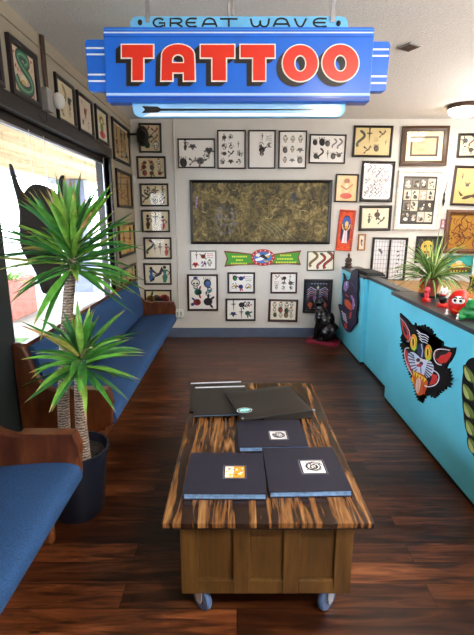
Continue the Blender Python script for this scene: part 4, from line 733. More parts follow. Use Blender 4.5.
# ------------------------------------------------------------------ pews
def pew(label, y0, y1):
    t = thing('church_pew', label, 'bench', (0, (y0+y1)/2, 0), group='blue upholstered wooden pews along the window'); h = (y1-y0)/2
    prof = [(-1.312, 0), (-.93, 0), (-.92, .22), (-.88, .32), (-.80, .365), (-.757, .39), (-.755, .545), (-.762, .582), (-.795, .605), (-1.06, .607), (-1.12, .625), (-1.17, .67), (-1.205, .74), (-1.225, .82), (-1.25, .875), (-1.285, .90), (-1.312, .90)]
    for s in (-1, 1):
        bm = B(); ya = s*h; yb = s*(h-.05); prism(bm, prof, 'y', min(ya, yb), max(ya, yb)); e = bevmod(obj('end_panel', bm, M['pewwood'], t), .012, 3)
        bm = B(); prism(bm, [(-.752, .50), (-.752, .553), (-.775, .617), (-1.03, .62), (-1.03, .606), (-.79, .60), (-.765, .55), (-.765, .50)], 'y', min(ya, yb)-.008, max(ya, yb)+.008); bevmod(obj('armrest_cap', bm, M['pewwood'], e), .004)
    b = h-.052
    bm = B(); prism(bm, chaikin([(-1.2, .37), (-.80, .355), (-.755, .37), (-.742, .40), (-.748, .44), (-.775, .462), (-.85, .470), (-1.0, .462), (-1.2, .44)], 2), 'y', -b, b); obj('seat_cushion', bm, M['blue'], t, True)
    bm = B(); prism(bm, [(-1.31, .345), (-.82, .325), (-.82, .348), (-1.31, .368)], 'y', -b, b); obj('seat_board', bm, M['pewwood'], t)
    bm = B(); prism(bm, chaikin([(-1.13, .455), (-1.20, .855), (-1.225, .875), (-1.25, .86), (-1.22, .455)], 2), 'y', -b, b); obj('back_cushion', bm, M['blue'], t, True)
    bm = B(); prism(bm, [(-1.225, .36), (-1.255, .36), (-1.285, .885), (-1.25, .885)], 'y', -b, b); obj('back_board', bm, M['pewwood'], t)
    bm = B(); box(bm, -1.02, -.99, -b, b, 0, .34); obj('support_board', bm, M['pewwood'], t)
    return t
pew('long blue upholstered wooden pew reaching to the back wall under the window', 2.40, 5.22)
pew('nearer blue upholstered wooden pew cut off by the left edge of the photo', -.6, 1.905)
# ------------------------------------------------------------------ low table on casters
TZ = .49
def table():
    x0, x1, y0, y1 = -.285, .518, 1.404, 2.826; cx, cy = (x0+x1)/2, (y0+y1)/2; hx, hy = (x1-x0)/2, (y1-y0)/2
    t = thing('coffee_table', 'low brown oak chest table with bold striped grain top and blue-silver casters', 'table', (cx, cy, 0))
    bm = B(); box(bm, -hx, hx, -hy, hy, TZ-.024, TZ, .004); obj('tabletop', bm, M['top'], t)
    bm = B(); box(bm, -hx+.006, hx-.006, -hy+.004, hy-.004, TZ-.032, TZ-.024, .002); obj('edge_moulding', bm, M['black'], t)
    bx, by, zb, zt = .34, hy-.045, .125, TZ-.032; th = .02
    bm = B(); box(bm, -bx+th, bx-th, -by+th, by-th, zb, zb+.02); box(bm, -bx+th, bx-th, -by+th, -by+th+.006, zb, zt); box(bm, -bx+th, bx-th, by-th-.006, by-th, zb, zt); box(bm, -bx+th, -bx+th+.006, -by+th, by-th, zb, zt); box(bm, bx-th-.006, bx-th, -by+th, by-th, zb, zt)
    obj('inner_panel', bm, M['body'], t)
    for s in (-1, 1):   # framed fronts at both ends
        bm = B(); ya, yb = sorted((s*by, s*(by-th)))
        st = [(-bx, -bx+.068), (-bx+.208, -bx+.272), (bx-.272+.0, bx-.208), (bx-.068, bx)]
        for a, b in st: box(bm, a, b, ya, yb, zb, zt, .003)
        for (a, b) in ((st[0][1], st[1][0]), (st[1][1], st[2][0]), (st[2][1], st[3][0])): box(bm, a, b, ya+.001, yb-.001, zb, zb+.062, .003); box(bm, a, b, ya+.001, yb-.001, zt-.02, zt, .003)
        obj('panel_frame', bm, M['body'], t)
        bm = B(); xa, xb = sorted((s*bx, s*(bx-th))); n = 5; L = 2*(by-th)
        for k in range(n+1): y = -by+th+L*k/n; box(bm, xa, xb, max(y-.03, -by+th), min(y+.03, by-th), zb, zt, .003)
        box(bm, xa+.001, xb-.001, -by+th, by-th, zb, zb+.06, .003); box(bm, xa+.001, xb-.001, -by+th, by-th, zt-.02, zt, .003); obj('panel_frame', bm, M['body'], t)
    for sx, sy, an in ((-1, -1, .75), (1, -1, -.8), (-1, 1, .4), (1, 1, 1.2)):
        c = thing('caster', None, None, (sx*.262, sy*(by-.055), 0), (0, 0, an)); c.parent = t; del c
    for i, (sx, sy, an) in enumerate(((-1, -1, .75), (1, -1, -.8), (-1, 1, .4), (1, 1, 1.2))):
        e = [o for o in bpy.data.objects if o.name.startswith('caster')][i]; M3 = e.matrix_basis
        bm = B(); box(bm, -.03, .03, -.03, .03, .117, .125, .002); lathe(bm, [(.02, .108), (.022, .117)], 16)
        for s in (-1, 1): prism(bm, [(-.024, .108), (.024, .108), (.026, .085), (.012, .04), (-.010, .04), (-.02, .07)], 'x', s*.02-.002, s*.02+.002)
        box(bm, -.02, .02, -.02, .02, .102, .108); 
        f = obj('fork', bm, M['chrome'], e); f['label'] = 'chrome swivel fork'
        bm = B(); pr = [(.022, -.013), (.048, -.013), (.053, -.007), (.053, .007), (.048, .013), (.022, .013)]; lathe(bm, pr, 28)
        for v in bm.verts: v.co = Matrix.Rotation(PI/2, 4, 'Y') @ v.co; v.co.z += .0535
        w = obj('wheel', bm, M['wheel'], e, True)
        bm = B(); lathe(bm, [(.003, -.0175), (.021, -.0165), (.021, .0165), (.003, .0175)], 20)
        for k in range(5):
            a = 2*PI*k/5; box(bm, .018*math.cos(a)-.006, .018*math.cos(a)+.006, .018*math.sin(a)-.006+0, .018*math.sin(a)+.006, -.015, .015)
        for v in bm.verts: v.co = Matrix.Rotation(PI/2, 4, 'Y') @ v.co; v.co.z += .0535
        obj('hub', bm, M['steel'], e)
table()
def rect_of(q, Z):
    P = [at_z(x, y, Z) for x, y in q]; c = sum(P, Vector())/4
    d = ((P[1]-P[0])+(P[2]-P[3])); a = math.atan2(d.y, d.x); w = d.length/2; h = ((P[0]-P[3]).length+(P[1]-P[2]).length)/2
    return c, a, w, h
def album(label, q, z0, th, inset=None, cover='navy', page='pageb', name='photo_album', grp='dark blue photo albums on the table', art=None):
    c, a, w, h = rect_of(q, z0+th); t = thing(name, label, 'album', (c.x, c.y, z0), (0, 0, a), grp)
    bm = B(); e = .003
    box(bm, -w/2, w/2, -h/2, h/2, 0, .004, .0015); box(bm, -w/2, w/2, -h/2, h/2, th-.004, th, .0015); box(bm, -w/2, -w/2+.005, -h/2, h/2, .003, th-.003, .001); obj('cover', bm, M[cover], t)
    bm = B(); n = 4
    for k in range(n): box(bm, -w/2+.006, w/2-.005-.001*(k % 2), -h/2+.004+.0015*(k % 2), h/2-.004, .0045+(th-.009)*k/n, .0040+(th-.009)*(k+.92)/n)
    obj('pages', bm, M[page], t)
    if inset:
        pc = at_z(*inset[:2], z0+th)-c; pc = Matrix.Rotation(-a, 3, 'Z') @ Vector((pc.x, pc.y, 0)); s = inset[2]
        d = Draw(lambda x, y, L: (pc.x+x, pc.y+y, th+.0002+.0003*L)); d.L = 0; d.stroke([(-s*.58, -s*.58), (s*.58, -s*.58), (s*.58, s*.58), (-s*.58, s*.58)], .002, 'a9a6b8', closed=True); d.L = 0
        d.poly([(-s/2, -s/2), (s/2, -s/2), (s/2, s/2), (-s/2, s/2)], inset[3]); art(d, s); d.build('cover_picture', M['gloss'], t)
    return t
def a_yellow(d, s):
    r = random.Random(1); d.L = 1; d.poly([(-.1*s, -.5*s), (.5*s, -.5*s), (.5*s, .5*s), (0, .5*s)], 'e0a030')
    for k in range(22): d.L = 2+k % 3; d.ell(r.uniform(-.4, .4)*s, r.uniform(-.4, .4)*s, r.uniform(.04, .11)*s, r.uniform(.03, .08)*s, r.choice(['f2e6c8', 'd8902a', 'a05c28', '8a8494', 'f0c050', 'fffaf0']), r.uniform(0, 3), 8)
def a_bw(sd):
    def f(d, s):
        r = random.Random(sd)
        for k in range(5): d.L = 1+k % 3; d.stroke(circ(r.uniform(-.08, .08)*s, r.uniform(-.05, .05)*s, (.38-.07*k)*s, (.36-.065*k)*s, 12, r.uniform(0, 3), 5.4+r.uniform(0, 3)), .05*s, r.choice(['3a3a40', '5a5a62', '24242a']))
        for k in range(8): d.L = 4; d.ell(r.uniform(-.42, .42)*s, r.uniform(-.42, .42)*s, .06*s, .03*s, r.choice(['4a4a52', '8a8a90', '2a2a30']), r.uniform(0, 3), 7)
    return f
album('dark blue album front left on the table with an orange and white square cover picture', [(190.3, 452.4), (264.5, 452.8), (264.7, 493.5), (183, 493.5)], TZ+.0005, .031, (234.8, 472, .085, 'e8e0cc'), art=a_yellow)
album('dark blue album front right on the table with a grey rose-like square cover picture', [(264.6, 447.6), (336.3, 447), (348, 489.8), (266.5, 492)], TZ+.0005, .031, (312.8, 466.8, .098, 'dcdcdc'), art=a_bw(2))
album('dark blue album behind the two front ones, with a pale grey cover picture', [(238.5, 420.5), (301.5, 419.5), (306.5, 446), (237.5, 447)], TZ+.0005, .029, (278.3, 435.2, .082, 'd6d6d8'), art=a_bw(5))
album('thin dark album at the far left of the table, lower of the two thin ones', [(190.5, 384), (246, 381.8), (244, 408), (189.5, 410)], TZ+.0005, .012, None, 'leather', 'page')
album('thin black album on top at the far left of the table with blue page edges', [(195.5, 388.2), (249.5, 386.5), (247, 413.5), (192, 415)], TZ+.013, .014, None, 'leather', 'pageb')
# pale strips showing along the far edges of the two thin albums
for o in [o for o in bpy.data.objects if o.type == 'EMPTY' and o.name.startswith('photo_album') and o['label'].startswith('thin')]:
    ch = [c for c in bpy.data.objects if c.parent == o and c.name.startswith('cover')][0]; ys = [v.co.y for v in ch.data.vertices]; xs = [v.co.x for v in ch.data.vertices]; zs = [v.co.z for v in ch.data.vertices]
    bm = B(); box(bm, min(xs)+.003, max(xs)-.003, max(ys)-.002, max(ys)+.016, .002, max(zs)+.001, .001); s = obj('page_edge', bm, M['page'], o); s['label'] = 'bright white far edge'
def portfolio():
    q = [(232, 391), (297, 385.5), (304.5, 410), (236, 419.3)]; zt = TZ+.05; c, a, w, h = rect_of(q, zt)
    t = thing('portfolio_case', 'black leather zip portfolio with a round turquoise sticker lying over the thin albums', 'portfolio', (c.x, c.y, TZ), (0, 0, a))
    bm = B(); n, m = 20, 10; top = []; bot = []
    for j in range(m+1):
        r1 = []; r2 = []
        for i in range(n+1):
            u, v = i/n-.5, j/m-.5; e = min(i, n-i, j, m-j); ez = 0 if e else .006
            z_ = .05-ez+.003*math.sin(6*u+3*v)+(.012*max(0, u)*2*max(0, v)*2); zb = .0285 if u < -.16 else .001+.0 
            r1.append(bm.verts.new((u*w, v*h, z_))); r2.append(bm.verts.new((u*w, v*h, zb+(0 if e else .004))))
        top.append(r1); bot.append(r2)
    for j in range(m):
        for i in range(n): bm.faces.new((top[j][i], top[j][i+1], top[j+1][i+1], top[j+1][i])); bm.faces.new((bot[j][i], bot[j+1][i], bot[j+1][i+1], bot[j][i+1]))
    per = [(0, i) for i in range(n)]+[(j, n) for j in range(m)]+[(m, i) for i in range(n, 0, -1)]+[(j, 0) for j in range(m, 0, -1)]
    for k in range(len(per)):
        (j1, i1), (j2, i2) = per[k], per[(k+1) % len(per)]; bm.faces.new((top[j1][i1], top[j2][i2], bot[j2][i2], bot[j1][i1]))
    obj('case', bm, M['leather'], t, True)
    z_ = .047; bm = B(); tube(bm, [(-w/2-.002, h/2, .044), (-w/2-.002, -h/2-.002, .044), (w/2, -h/2-.002, .046), (w/2+.002, h/2, .05)], .0035, 6); obj('zip', bm, M['blackm'], t)
    bm = B()
    for sx in (-1, 1): box(bm, sx*w/2-.008, sx*w/2+.008, -h/2-.007, -h/2+.009, .038, .055, .003)
    obj('metal_corner', bm, M['steel'], t)
    pc = at_z(244.5, 411, zt)-c; pc = Matrix.Rotation(-a, 3, 'Z') @ Vector((pc.x, pc.y, 0))
    d = Draw(lambda x, y, L: (pc.x+x, pc.y+y, .0545+.0003*L)); d.L = 0; d.ell(0, 0, .045, .035, 'dfe8ec', 0, 28); d.L = 1; d.ell(0, 0, .041, .031, '1e2a30', 0, 28); d.L = 2; d.ell(0, 0, .034, .025, '5fc4c8', 0, 24)
    d.L = 3; d.stroke(chaikin([(-.025, -.008), (-.012, .014), (-.004, -.01), (.008, .012), (.012, -.01), (.026, .008)], 2, False), .006, 'eef6f4')
    d.build('sticker', M['gloss'], t)['label'] = 'round turquoise and white sticker'
portfolio()
# ------------------------------------------------------------------ cat statue
def remesh(o, v=.008, it=6):
    md = o.modifiers.new('remesh', 'REMESH'); md.mode = 'VOXEL'; md.voxel_size = v; md.use_smooth_shade = True
    s = o.modifiers.new('smooth', 'SMOOTH'); s.factor = .6; s.iterations = it; return o
def cat():
    t = thing('cat_statue', 'glossy black seated cat statue on a low crimson plinth beside the turquoise counter', 'statue', (1.145, 5.50, 0), (0, 0, math.radians(-30)))
    bm = B(); box(bm, -.20, .20, -.105, .105, .001, .05, .006); obj('plinth', bm, M['pink'], t)['label'] = 'low crimson plinth'
    bm = B(); f = -1; z0 = .05     # faces local -x
    from mathutils import Euler
    def e(x, y, zz, a, b, c, ry=0): ell(bm, (f*x, y, z0+zz), (a, b, c), Euler((0, ry, 0)), 20)
    e(-.085, 0, .125, .135, .105, .125); e(-.03, 0, .23, .105, .09, .16, .35); e(.045, 0, .30, .085, .075, .13, .25); e(.062, 0, .40, .06, .055, .085)
    e(.078, 0, .49, .068, .06, .058); e(.132, 0, .472, .030, .034, .026); e(.157, 0, .476, .012, .014, .01)
    for s in (-1, 1):
        tube(bm, [(f*.05, s*.035, z0+.30), (f*.085, s*.040, z0+.15), (f*.095, s*.040, z0+.03)], [.044, .032, .025], 12); e(.112, s*.040, .018, .038, .024, .019)
        e(-.06, s*.075, .085, .085, .035, .085); e(.02, s*.085, .02, .055, .027, .021)
        q = bmesh.ops.create_cone(bm, segments=12, radius1=.027, radius2=.003, depth=.06, cap_ends=True)['verts']
        for v in q: v.co = Vector((v.co.x*.6, v.co.y, v.co.z)); v.co = Matrix.Rotation(s*-.18, 4, 'X') @ v.co; v.co += Vector((f*.058, s*.035, z0+.56))
    tube(bm, [(f*-.18, .03, z0+.03), (f*-.17, .09, z0+.022), (f*-.08, .118, z0+.022), (f*.0, .118, z0+.020)], [.024, .022, .02, .016], 10)
    remesh(obj('body', bm, M['catblk'], t, True), .007, 5)
    for s in (-1, 1): bm = B(); ell(bm, (f*.130, s*.028, z0+.505), (.007, .009, .008)); obj('eye', bm, mat('yellow_eye', 'c9b23a', .2) if s < 0 else bpy.data.materials['yellow_eye'], t, True)
    bm = B(); lathe(bm, [(.064, .385+z0), (.067, .392+z0), (.064, .40+z0)], 24, (f*.064, 0, 0), False); obj('collar', bm, M['bronze'], t, True)
cat()
# ------------------------------------------------------------------ things on the counter
def buddha():
    c = at_z(348.5, 266.4, CZ); t = thing('seated_statue', 'small dark bronze seated figure statue at the far end of the counter', 'statue', (1.436, 5.56, CZ+.001), (0, 0, -.4)); t.scale = (.78, .78, .95)
    bm = B(); lathe(bm, [(.062, 0), (.066, .012), (.058, .022)], 24); obj('base', bm, M['bronze'], t, True)
    bm = B(); ell(bm, (0, 0, .045), (.06, .045, .028)); ell(bm, (0, .008, .095), (.036, .028, .05)); ell(bm, (0, 0, .158), (.022, .022, .026)); ell(bm, (0, 0, .186), (.009, .009, .01))
    for s in (-1, 1): tube(bm, [(s*.036, .005, .12), (s*.048, -.01, .085), (s*.01, -.035, .062)], [.013, .012, .009], 8)
    remesh(obj('figure', bm, M['bronze'], t, True), .004, 3)
    t = thing('black_mat', 'flat black folded cloth lying on the far counter section', 'cloth', (1.50, 4.93, CZ+.001), (0, 0, .03)); t.name = 'folded_cloth'
    bm = B(); box(bm, -.10, .11, -.27, .25, 0, .016, .005); obj('lower_fold', bm, M['blackm'], t)
    bm = B(); box(bm, -.085, .10, -.24, .2, .0165, .032, .006); obj('upper_fold', bm, M['blackm'], t)
    t = thing('paper_stack', 'small pale folded leaflets beside the bronze statue', 'leaflets', (1.44, 5.27, CZ+.001), (0, 0, .2)); bm = B(); box(bm, -.03, .05, -.04, .04, 0, .008, .001); obj('leaflet', bm, M['white'], t)
buddha()
def figs():
    # daruma
    t = thing('round_doll', 'round red papier-mache doll with a white face, largest figure on the counter', 'figurine', (1.435, 2.72, CZ+.001), (0, 0, math.radians(-38)))
    bm = B(); lathe(bm, [(.030, 0), (.052, .012), (.066, .045), (.070, .08), (.064, .115), (.046, .145), (.02, .162), (.004, .166)], 32); obj('body', bm, M['red'], t, True)
    bm = B(); ell(bm, (0, -.046, .098), (.040, .028, .034)); fa = obj('face', bm, M['white'], t, True); fa['label'] = 'white face'
    for s in (-1, 1):
        bm = B(); ell(bm, (s*.016, -.072, .103), (.009, .004, .009)); obj('eye', bm, M['black'], fa, True)
        bm = B(); tube(bm, [(s*.005, -.072, .118), (s*.02, -.068, .124), (s*.032, -.058, .114)], .004, 6); obj('eyebrow', bm, M['black'], fa)
    bm = B(); tube(bm, [(-.012, -.074, .083), (0, -.076, .080), (.012, -.074, .083)], .003, 6); obj('mouth', bm, M['red'], fa)
    bm = B(); tube(bm, [(-.03, -.062, .045), (0, -.07, .035), (.03, -.062, .045)], .004, 6); obj('gold_band', bm, M['orange'], t)
    # waving cat
    t = thing('waving_cat_figurine', 'small black and white waving cat figurine on a red base left of the round doll', 'figurine', (1.45, 2.98, CZ+.001), (0, 0, math.radians(-35)))
    bm = B(); lathe(bm, [(.034, 0), (.038, .01), (.033, .026)], 24); obj('base', bm, M['red'], t, True)
    bm = B(); ell(bm, (0, 0, .056), (.027, .025, .036)); obj('body', bm, M['black'], t, True)
    bm = B(); ell(bm, (0, -.003, .108), (.027, .024, .024))
    for s in (-1, 1): ell(bm, (s*.016, 0, .131), (.007, .005, .012))
    h_ = obj('head', bm, M['white'], t, True)
    for s in (-1, 1): bm = B(); ell(bm, (s*.01, -.025, .112), (.003, .003, .004)); obj('eye', bm, M['black'], h_, True)
    bm = B(); tube(bm, [(.022, -.01, .07), (.036, -.014, .095), (.036, -.016, .125)], .009, 8); obj('raised_paw', bm, M['white'], t, True)
    bm = B(); lathe(bm, [(.022, .083), (.025, .087), (.022, .091)], 20); obj('collar', bm, M['red'], t, True)
    # red figure
    t = thing('small_red_figurine', 'small pinkish red round-headed figurine in front of the spider plant pot', 'figurine', (1.43, 3.20, CZ+.001), (0, 0, -.5))
    bm = B(); lathe(bm, [(.030, 0), (.034, .012), (.026, .024)], 20); obj('base', bm, M['red'], t, True)
    pk = mat('pink_red_enamel', 'd83a4c', .35); bm = B(); lathe(bm, [(.012, .024), (.018, .04), (.014, .062)], 20); obj('body', bm, pk, t, True)
    bm = B(); ell(bm, (0, 0, .082), (.026, .025, .028)); h_ = obj('head', bm, pk, t, True)
    for s in (-1, 1): bm = B(); ell(bm, (s*.01, -.023, .086), (.004, .003, .005)); obj('eye', bm, M['black'], h_, True)
    # green creature
    t = thing('green_creature_figurine', 'squat green creature figurine with orange crest at the right edge of the counter', 'figurine', (1.445, 2.575, CZ+.001), (0, 0, math.radians(-38)))
    bm = B(); ell(bm, (0, 0, .045), (.058, .05, .045)); ell(bm, (0, -.01, .095), (.045, .04, .036)); ell(bm, (0, -.045, .088), (.028, .02, .016))
    for s in (-1, 1):
        ell(bm, (s*.022, -.022, .126), (.013, .013, .013)); tube(bm, [(s*.045, -.01, .065), (s*.06, -.04, .04), (s*.048, -.055, .012)], [.018, .014, .012], 8); ell(bm, (s*.052, -.03, .014), (.022, .032, .014))
    remesh(obj('body', bm, M['green'], t, True), .005, 3)
    for s in (-1, 1): bm = B(); ell(bm, (s*.022, -.034, .130), (.006, .004, .006)); obj('eye', bm, M['white'], t, True)
    bm = B()
    for k in range(7):
        a = -1.2+2.4*k/6; q = bmesh.ops.create_cone(bm, segments=8, radius1=.012, radius2=.001, depth=.045, cap_ends=True)['verts']
        for v in q: v.co = Matrix.Rotation(a*.7, 4, 'Y') @ v.co; v.co += Vector((.04*math.sin(a), .012, .135+.018*math.cos(a)))
    obj('crest', bm, M['orange'], t, True)['label'] = 'spiky orange crest'
    for i, (x, y, lab) in enumerate(((1.357, 2.72, 'tiny white figurine on the counter edge under the round red doll'), (1.362, 2.585, 'tiny white figurine on the counter edge under the green creature'))):
        t = thing('tiny_white_figurine', lab, 'figurine', (x, y, CZ+.001), (0, 0, -.8), group='tiny white figurines'); bm = B(); lathe(bm, [(.008, 0), (.011, .006), (.007, .018), (.004, .024)], 14); obj('body', bm, M['white'], t, True)
        bm = B(); ell(bm, (0, 0, .029), (.008, .008, .008), None, 12); obj('head', bm, M['white'], t, True)
    t = thing('orange_figurine', 'small orange-red figurine under the left leaves of the spider plant', 'figurine', (1.56, 3.60, CZ+.001), (0, 0, -.6))
    bm = B(); lathe(bm, [(.022, 0), (.026, .01), (.018, .03), (.024, .055), (.012, .075)], 18); obj('body', bm, M['orange'], t, True); bm = B(); ell(bm, (0, 0, .095), (.022, .02, .024)); obj('head', bm, M['red'], t, True)
    # vase, tin and box on the low shelf behind
    t = thing('vase', 'tall slim olive and yellow vase standing behind the round red doll', 'vase', (1.93, 3.5, .7515))
    bm = B(); lathe(bm, [(.03, 0), (.045, .05), (.05, .15), (.04, .27), (.022, .33), (.022, .37), (.034, .40)], 28); o = obj('body', bm, None, t, True)
    m, nt, b = newmat('olive_yellow_glaze'); tc = N(nt, 'ShaderNodeTexCoord'); n = N(nt, 'ShaderNodeTexNoise', i_Scale=22.0, i_Distortion=1.5); nt.links.new(tc.outputs['Object'], n.inputs[0]); r = ramp(nt, [(.42, '2c2f14'), (.5, '5c6a24'), (.58, 'c9b03c')]); nt.links.new(n.outputs[0], r.inputs[0]); nt.links.new(r.outputs[0], b.inputs['Base Color']); b.inputs['Roughness'].default_value = .3; o.data.materials.append(m)
    t = thing('metal_tin', 'silver lidded tin under the red box at the right edge', 'tin', (1.99, 3.22, .7515), (0, 0, .1))
    bm = B(); box(bm, -.09, .09, -.09, .09, 0, .27, .008); obj('tin_body', bm, M['steel'], t); bm = B(); box(bm, -.094, .094, -.094, .094, .27, .30, .006); obj('lid', bm, M['steel'], t)
    t = thing('red_box', 'dark red box standing on the silver tin at the right edge of the photo', 'box', (1.99, 3.22, 1.0525), (0, 0, .1)); bm = B(); box(bm, -.085, .085, -.085, .085, 0, .12, .004); obj('box_body', bm, mat('dark_red_card', '8c2318', .5, nz=.3), t); bm = B(); box(bm, -.088, .088, -.088, .088, .121, .155, .004); obj('lid', bm, bpy.data.materials['dark_red_card'], t)
figs()
# ------------------------------------------------------------------ plants
def blade(bm, lay, root, d, L, W, droop, cols, n=8, stripe=None, twist=0, zmin=-9):
    """arched leaf: three strips across (edge, mid, edge) with a shallow fold."""
    p = Vector(root); d = Vector(d).normalized(); up = Vector((0, 0, 1)); rows = []
    for i in range(n+1):
        s = i/n; w = W*(.45+1.1*s if s < .35 else .835*(1-((s-.35)/.65)**1.8)+.02)
        side = d.cross(up); side = side.normalized() if side.length > .05 else Vector((1, 0, 0)); nn = side.cross(d).normalized()
        side = (side*math.cos(twist)+nn*math.sin(twist)); nn = side.cross(d).normalized()
        rows.append([bm.verts.new(p+side*(w*k/2)+nn*(.22*w if abs(k) == 1 else 0)) for k in (-1, -.3, .3, 1)])
        p = p+d*(L/n); p.z = max(p.z, zmin); d = (d+Vector((0, 0, -droop/n))).normalized()
    for i in range(n):
        for k in range(3):
            f = bm.faces.new((rows[i][k], rows[i][k+1], rows[i+1][k+1], rows[i+1][k])); f.smooth = True
            c = lin(cols[1] if (stripe and k == 1) or (stripe is None and i >= n-1) else cols[0])
            for l in f.loops: l[lay] = c
def foliage(name, parent, c, n, L, W, seed, droop=(.2, .9), elev=(-.5, 1.3), stripe=None, pal=None, root_r=.02, root_h=.0, zmin=-9, jit=.15):
    rng = random.Random(seed); bm = B(); lay = bm.loops.layers.float_color.new('col')
    for i in range(n):
        az = i*2.39996+rng.uniform(-.3, .3); el = elev[0]+(elev[1]-elev[0])*((i+.5)/n)**.85+rng.uniform(-jit, jit)
        d = Vector((math.cos(az)*math.cos(el), math.sin(az)*math.cos(el), math.sin(el)))
        r = Vector(c)+Vector((math.cos(az)*root_r, math.sin(az)*root_r, root_h*((i+.5)/n-.5)))
        cc = rng.choice(pal); l = L*rng.uniform(.72, 1.12)*(1-(0 if stripe else .32)*max(0, math.sin(el))**2)
        blade(bm, lay, r, d, l, W*rng.uniform(.75, 1.2), rng.uniform(*droop), cc, 8, stripe, rng.uniform(-.5, .5), zmin)
    me = bpy.data.meshes.new(name); bm.to_mesh(me); bm.free(); return link(name, me, M['leaf'], parent)
GP = [('448c38', '7d8a3a'), ('6ab446', '9aa050'), ('357a38', '6a6a38'), ('74b046', 'b8a860'), ('2a6634', '3f6e34'), ('92c454', 'c9b870'), ('3f8640', '8a7a40'), ('5ca446', 'a08848')]*3+[('b9b45a', 'b08a4a'), ('c0a070', '8a6038')]
def yucca():
    c = Vector((-.89, 2.135, 0)); t = thing('potted_yucca', 'tall two-stemmed potted yucca with spiky green leaves between the pews', 'plant', c)
    bm = B(); lathe(bm, [(.01, .001), (.125, .001), (.135, .02), (.172, .36), (.182, .365), (.184, .39), (.174, .392), (.165, .37), (.16, .34), (.01, .34)], 40); obj('pot', bm, M['pot'], t, True)
    bm = B(); lathe(bm, [(.002, .352), (.08, .356), (.158, .347), (.158, .341)], 32); rng = random.Random(1)
    for k in range(26): a = rng.uniform(0, 6.3); r = rng.uniform(.03, .14); ell(bm, (r*math.cos(a), r*math.sin(a), .356), (.012, .01, .007), None, 8)
    obj('soil', bm, M['soil'], t, True)
    P = [Vector(p)-c for p in ((-.97, 2.2, .35), (-.955, 2.2, .6), (-.93, 2.2, .88), (-.885, 2.19, 1.12), (-.83, 2.18, 1.44))]
    bm = B(); tube(bm, P, [.036, .031, .029, .028, .027], 14); obj('cane', bm, M['bark'], t, True)
    foliage('foliage', t, P[-1]-Vector((0, 0, .0)), 128, .40, .044, 4, (-.1, .75), (-.42, 1.4), None, GP, .024, .20, -9, .3)
    P2 = [Vector(p)-c for p in ((-.82, 2.08, .35), (-.822, 2.085, .55), (-.815, 2.09, .72), (-.808, 2.10, .87))]
    bm = B(); tube(bm, P2, [.036, .030, .029, .026], 14); obj('cane', bm, M['bark'], t, True)
    foliage('foliage', t, P2[-1]+Vector((.01, 0, .03)), 68, .34, .046, 9, (.1, .8), (-.5, 1.3), None, GP, .022, .12, -9, .28)
yucca()
def spider():
    t = thing('potted_spider_plant', 'spider plant with arching striped leaves in a terracotta pot on the counter', 'plant', (1.545, 3.40, CZ+.001))
    bm = B(); lathe(bm, [(.008, 0), (.045, 0), (.058, .115), (.064, .118), (.065, .15), (.058, .151), (.054, .13), (.008, .13)], 32); obj('pot', bm, M['terr'], t, True)
    bm = B(); lathe(bm, [(.07, 0), (.078, .016), (.072, .016), (.066, .005)], 32, cap=False); obj('saucer', bm, M['plinth'], t, True)
    foliage('foliage', t, (0, 0, .14), 115, .36, .022, 12, (.9, 2.0), (.15, 1.4), True, [('5e9440', 'd6e08c'), ('7fb252', 'e2e8a4'), ('47803a', 'bccf78'), ('8fbc5a', 'eef0b8')], .02, .02, .02)
spider()
# ------------------------------------------------------------------ outside the window
def outside():
    bm = B(); box(bm, -60, XL-.13, -20, 60, -.2, -.12); o = obj('ground', bm, M['concrete']); struct(o)
    bm = B(); box(bm, -4.2, -1.52, -4, 11.5, 2.52, 2.60); struct(obj('roof_overhang', bm, M['soffit']))
    bm = B(); box(bm, -4.28, -4.2, -4, 11.5, 2.40, 2.66); struct(obj('trim_6', bm, M['house']))
    t = thing('porch_column', 'pale blue-grey square porch column outside the window', 'column', (-3.75, 10.6, -.12)); bm = B(); box(bm, -.2, .2, -.2, .2, 0, 2.62, .01); obj('shaft', bm, M['colm'], t); bm = B(); box(bm, -.26, .26, -.26, .26, 0, .2, .01); obj('base', bm, M['colm'], t)
    t = thing('planter_box', 'terracotta planter box with low green plants outside the window', 'planter', (-4.1, 7.6, -.12)); bm = B(); box(bm, -.25, .25, -.55, .55, 0, .70, .02); obj('box_body', bm, M['brick'], t)
    foliage('foliage', t, (0, -.1, .66), 40, .4, .05, 3, (.5, 1.6), (.3, 1.4), None, [('6f9a4a', '8aa860'), ('86b25c', 'a8c070')], .2, .02)
    t = thing('hedge', 'bright green low hedge strip outside below the window', 'hedge', (-2.6, 3.6, -.12)); bm = B(); box(bm, -.35, .35, -1.6, 1.6, 0, .30, .08); o = obj('leaf_mass', bm, M['hedge'], t)
    t = thing('neighbour_building', 'pale building across the street seen through the window', 'building', (-15, 15, -.12)); bm = B(); box(bm, -3, 3, -6, 6, 0, 4.2); obj('walls', bm, M['house'], t); bm = B(); box(bm, -3.2, 3.2, -6.2, 6.2, 4.2, 4.5); obj('roof', bm, M['colm'], t)
    for k in range(3): bm = B(); box(bm, 3, 3.03, -4.5+3.2*k, -2.9+3.2*k, .9, 2.6); obj('window', bm, M['dgrey'], t)
outside()
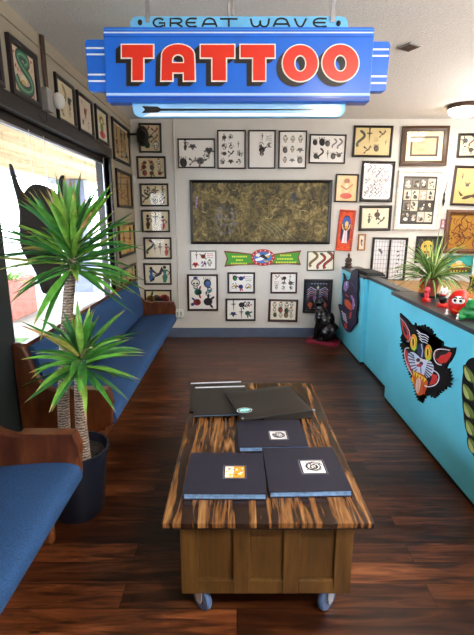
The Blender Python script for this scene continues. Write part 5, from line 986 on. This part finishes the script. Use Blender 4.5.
# ------------------------------------------------------------------ light
w = bpy.data.worlds.new('world'); sc.world = w; w.use_nodes = True; nt = w.node_tree; bg = nt.nodes['Background']
bg.inputs['Color'].default_value = (.80, .90, 1.0, 1); bg.inputs['Strength'].default_value = 8.2
def area(name, loc, size, energy, color, rot=(0, 0, 0)):
    l = bpy.data.lights.new(name, 'AREA'); l.shape = 'DISK'; l.size = size; l.energy = energy; l.color = color; o = bpy.data.objects.new(name, l); COL.objects.link(o); o.location = loc; o.rotation_euler = rot; return o
for i, (x, y, e) in enumerate(((2.50, 5.12, 7), (2.6, 2.3, 14), (.9, -.2, 24))):  # light under each dome; the last two belong to the added fixtures
    area('lamp', (x, y, H-.14), .26, e, (1, .92, .82))
for i, (x, y, e, lab) in enumerate(((3.35, 3.95, 34, 'added unseen bronze torchiere by the right wall behind the counter'), (2.7, .7, 95, 'added unseen bronze torchiere at the camera end of the counter'), (2.4, -.85, 66, 'added unseen bronze torchiere by the wall behind the camera'))):  # uplights added out of view to brighten ceiling and walls
    t = thing('added_floor_lamp', lab, 'added lamp', (x, y, 0)); bm = B(); lathe(bm, [(.15, .001), (.15, .02), (.02, .035)], 28); obj('base', bm, M['bronze'], t, True)
    bm = B(); tube(bm, [(0, 0, .03), (0, 0, 1.86)], .014); obj('pole', bm, M['bronze'], t, True); bm = B(); lathe(bm, [(.03, 1.86), (.12, 1.89), (.19, 1.97), (.185, 1.97), (.115, 1.90), (.03, 1.875)], 32, cap=False); obj('lamp_bowl', bm, M['bronze'], t, True)
    area('lamp', (x, y, 1.95), .26, e, (1, .94, .87), (PI, 0, 0))
vs = sc.view_settings; vs.view_transform = 'Standard'; vs.look = 'None'; vs.gamma = 1; vs.use_curve_mapping = False; vs.exposure = 1.0
sc.cycles.use_denoising = True; sc.cycles.max_bounces = 10; sc.cycles.diffuse_bounces = 6; sc.cycles.transparent_max_bounces = 12; sc.cycles.sample_clamp_indirect = 8; sc.cycles.caustics_reflective = False; sc.cycles.caustics_refractive = False
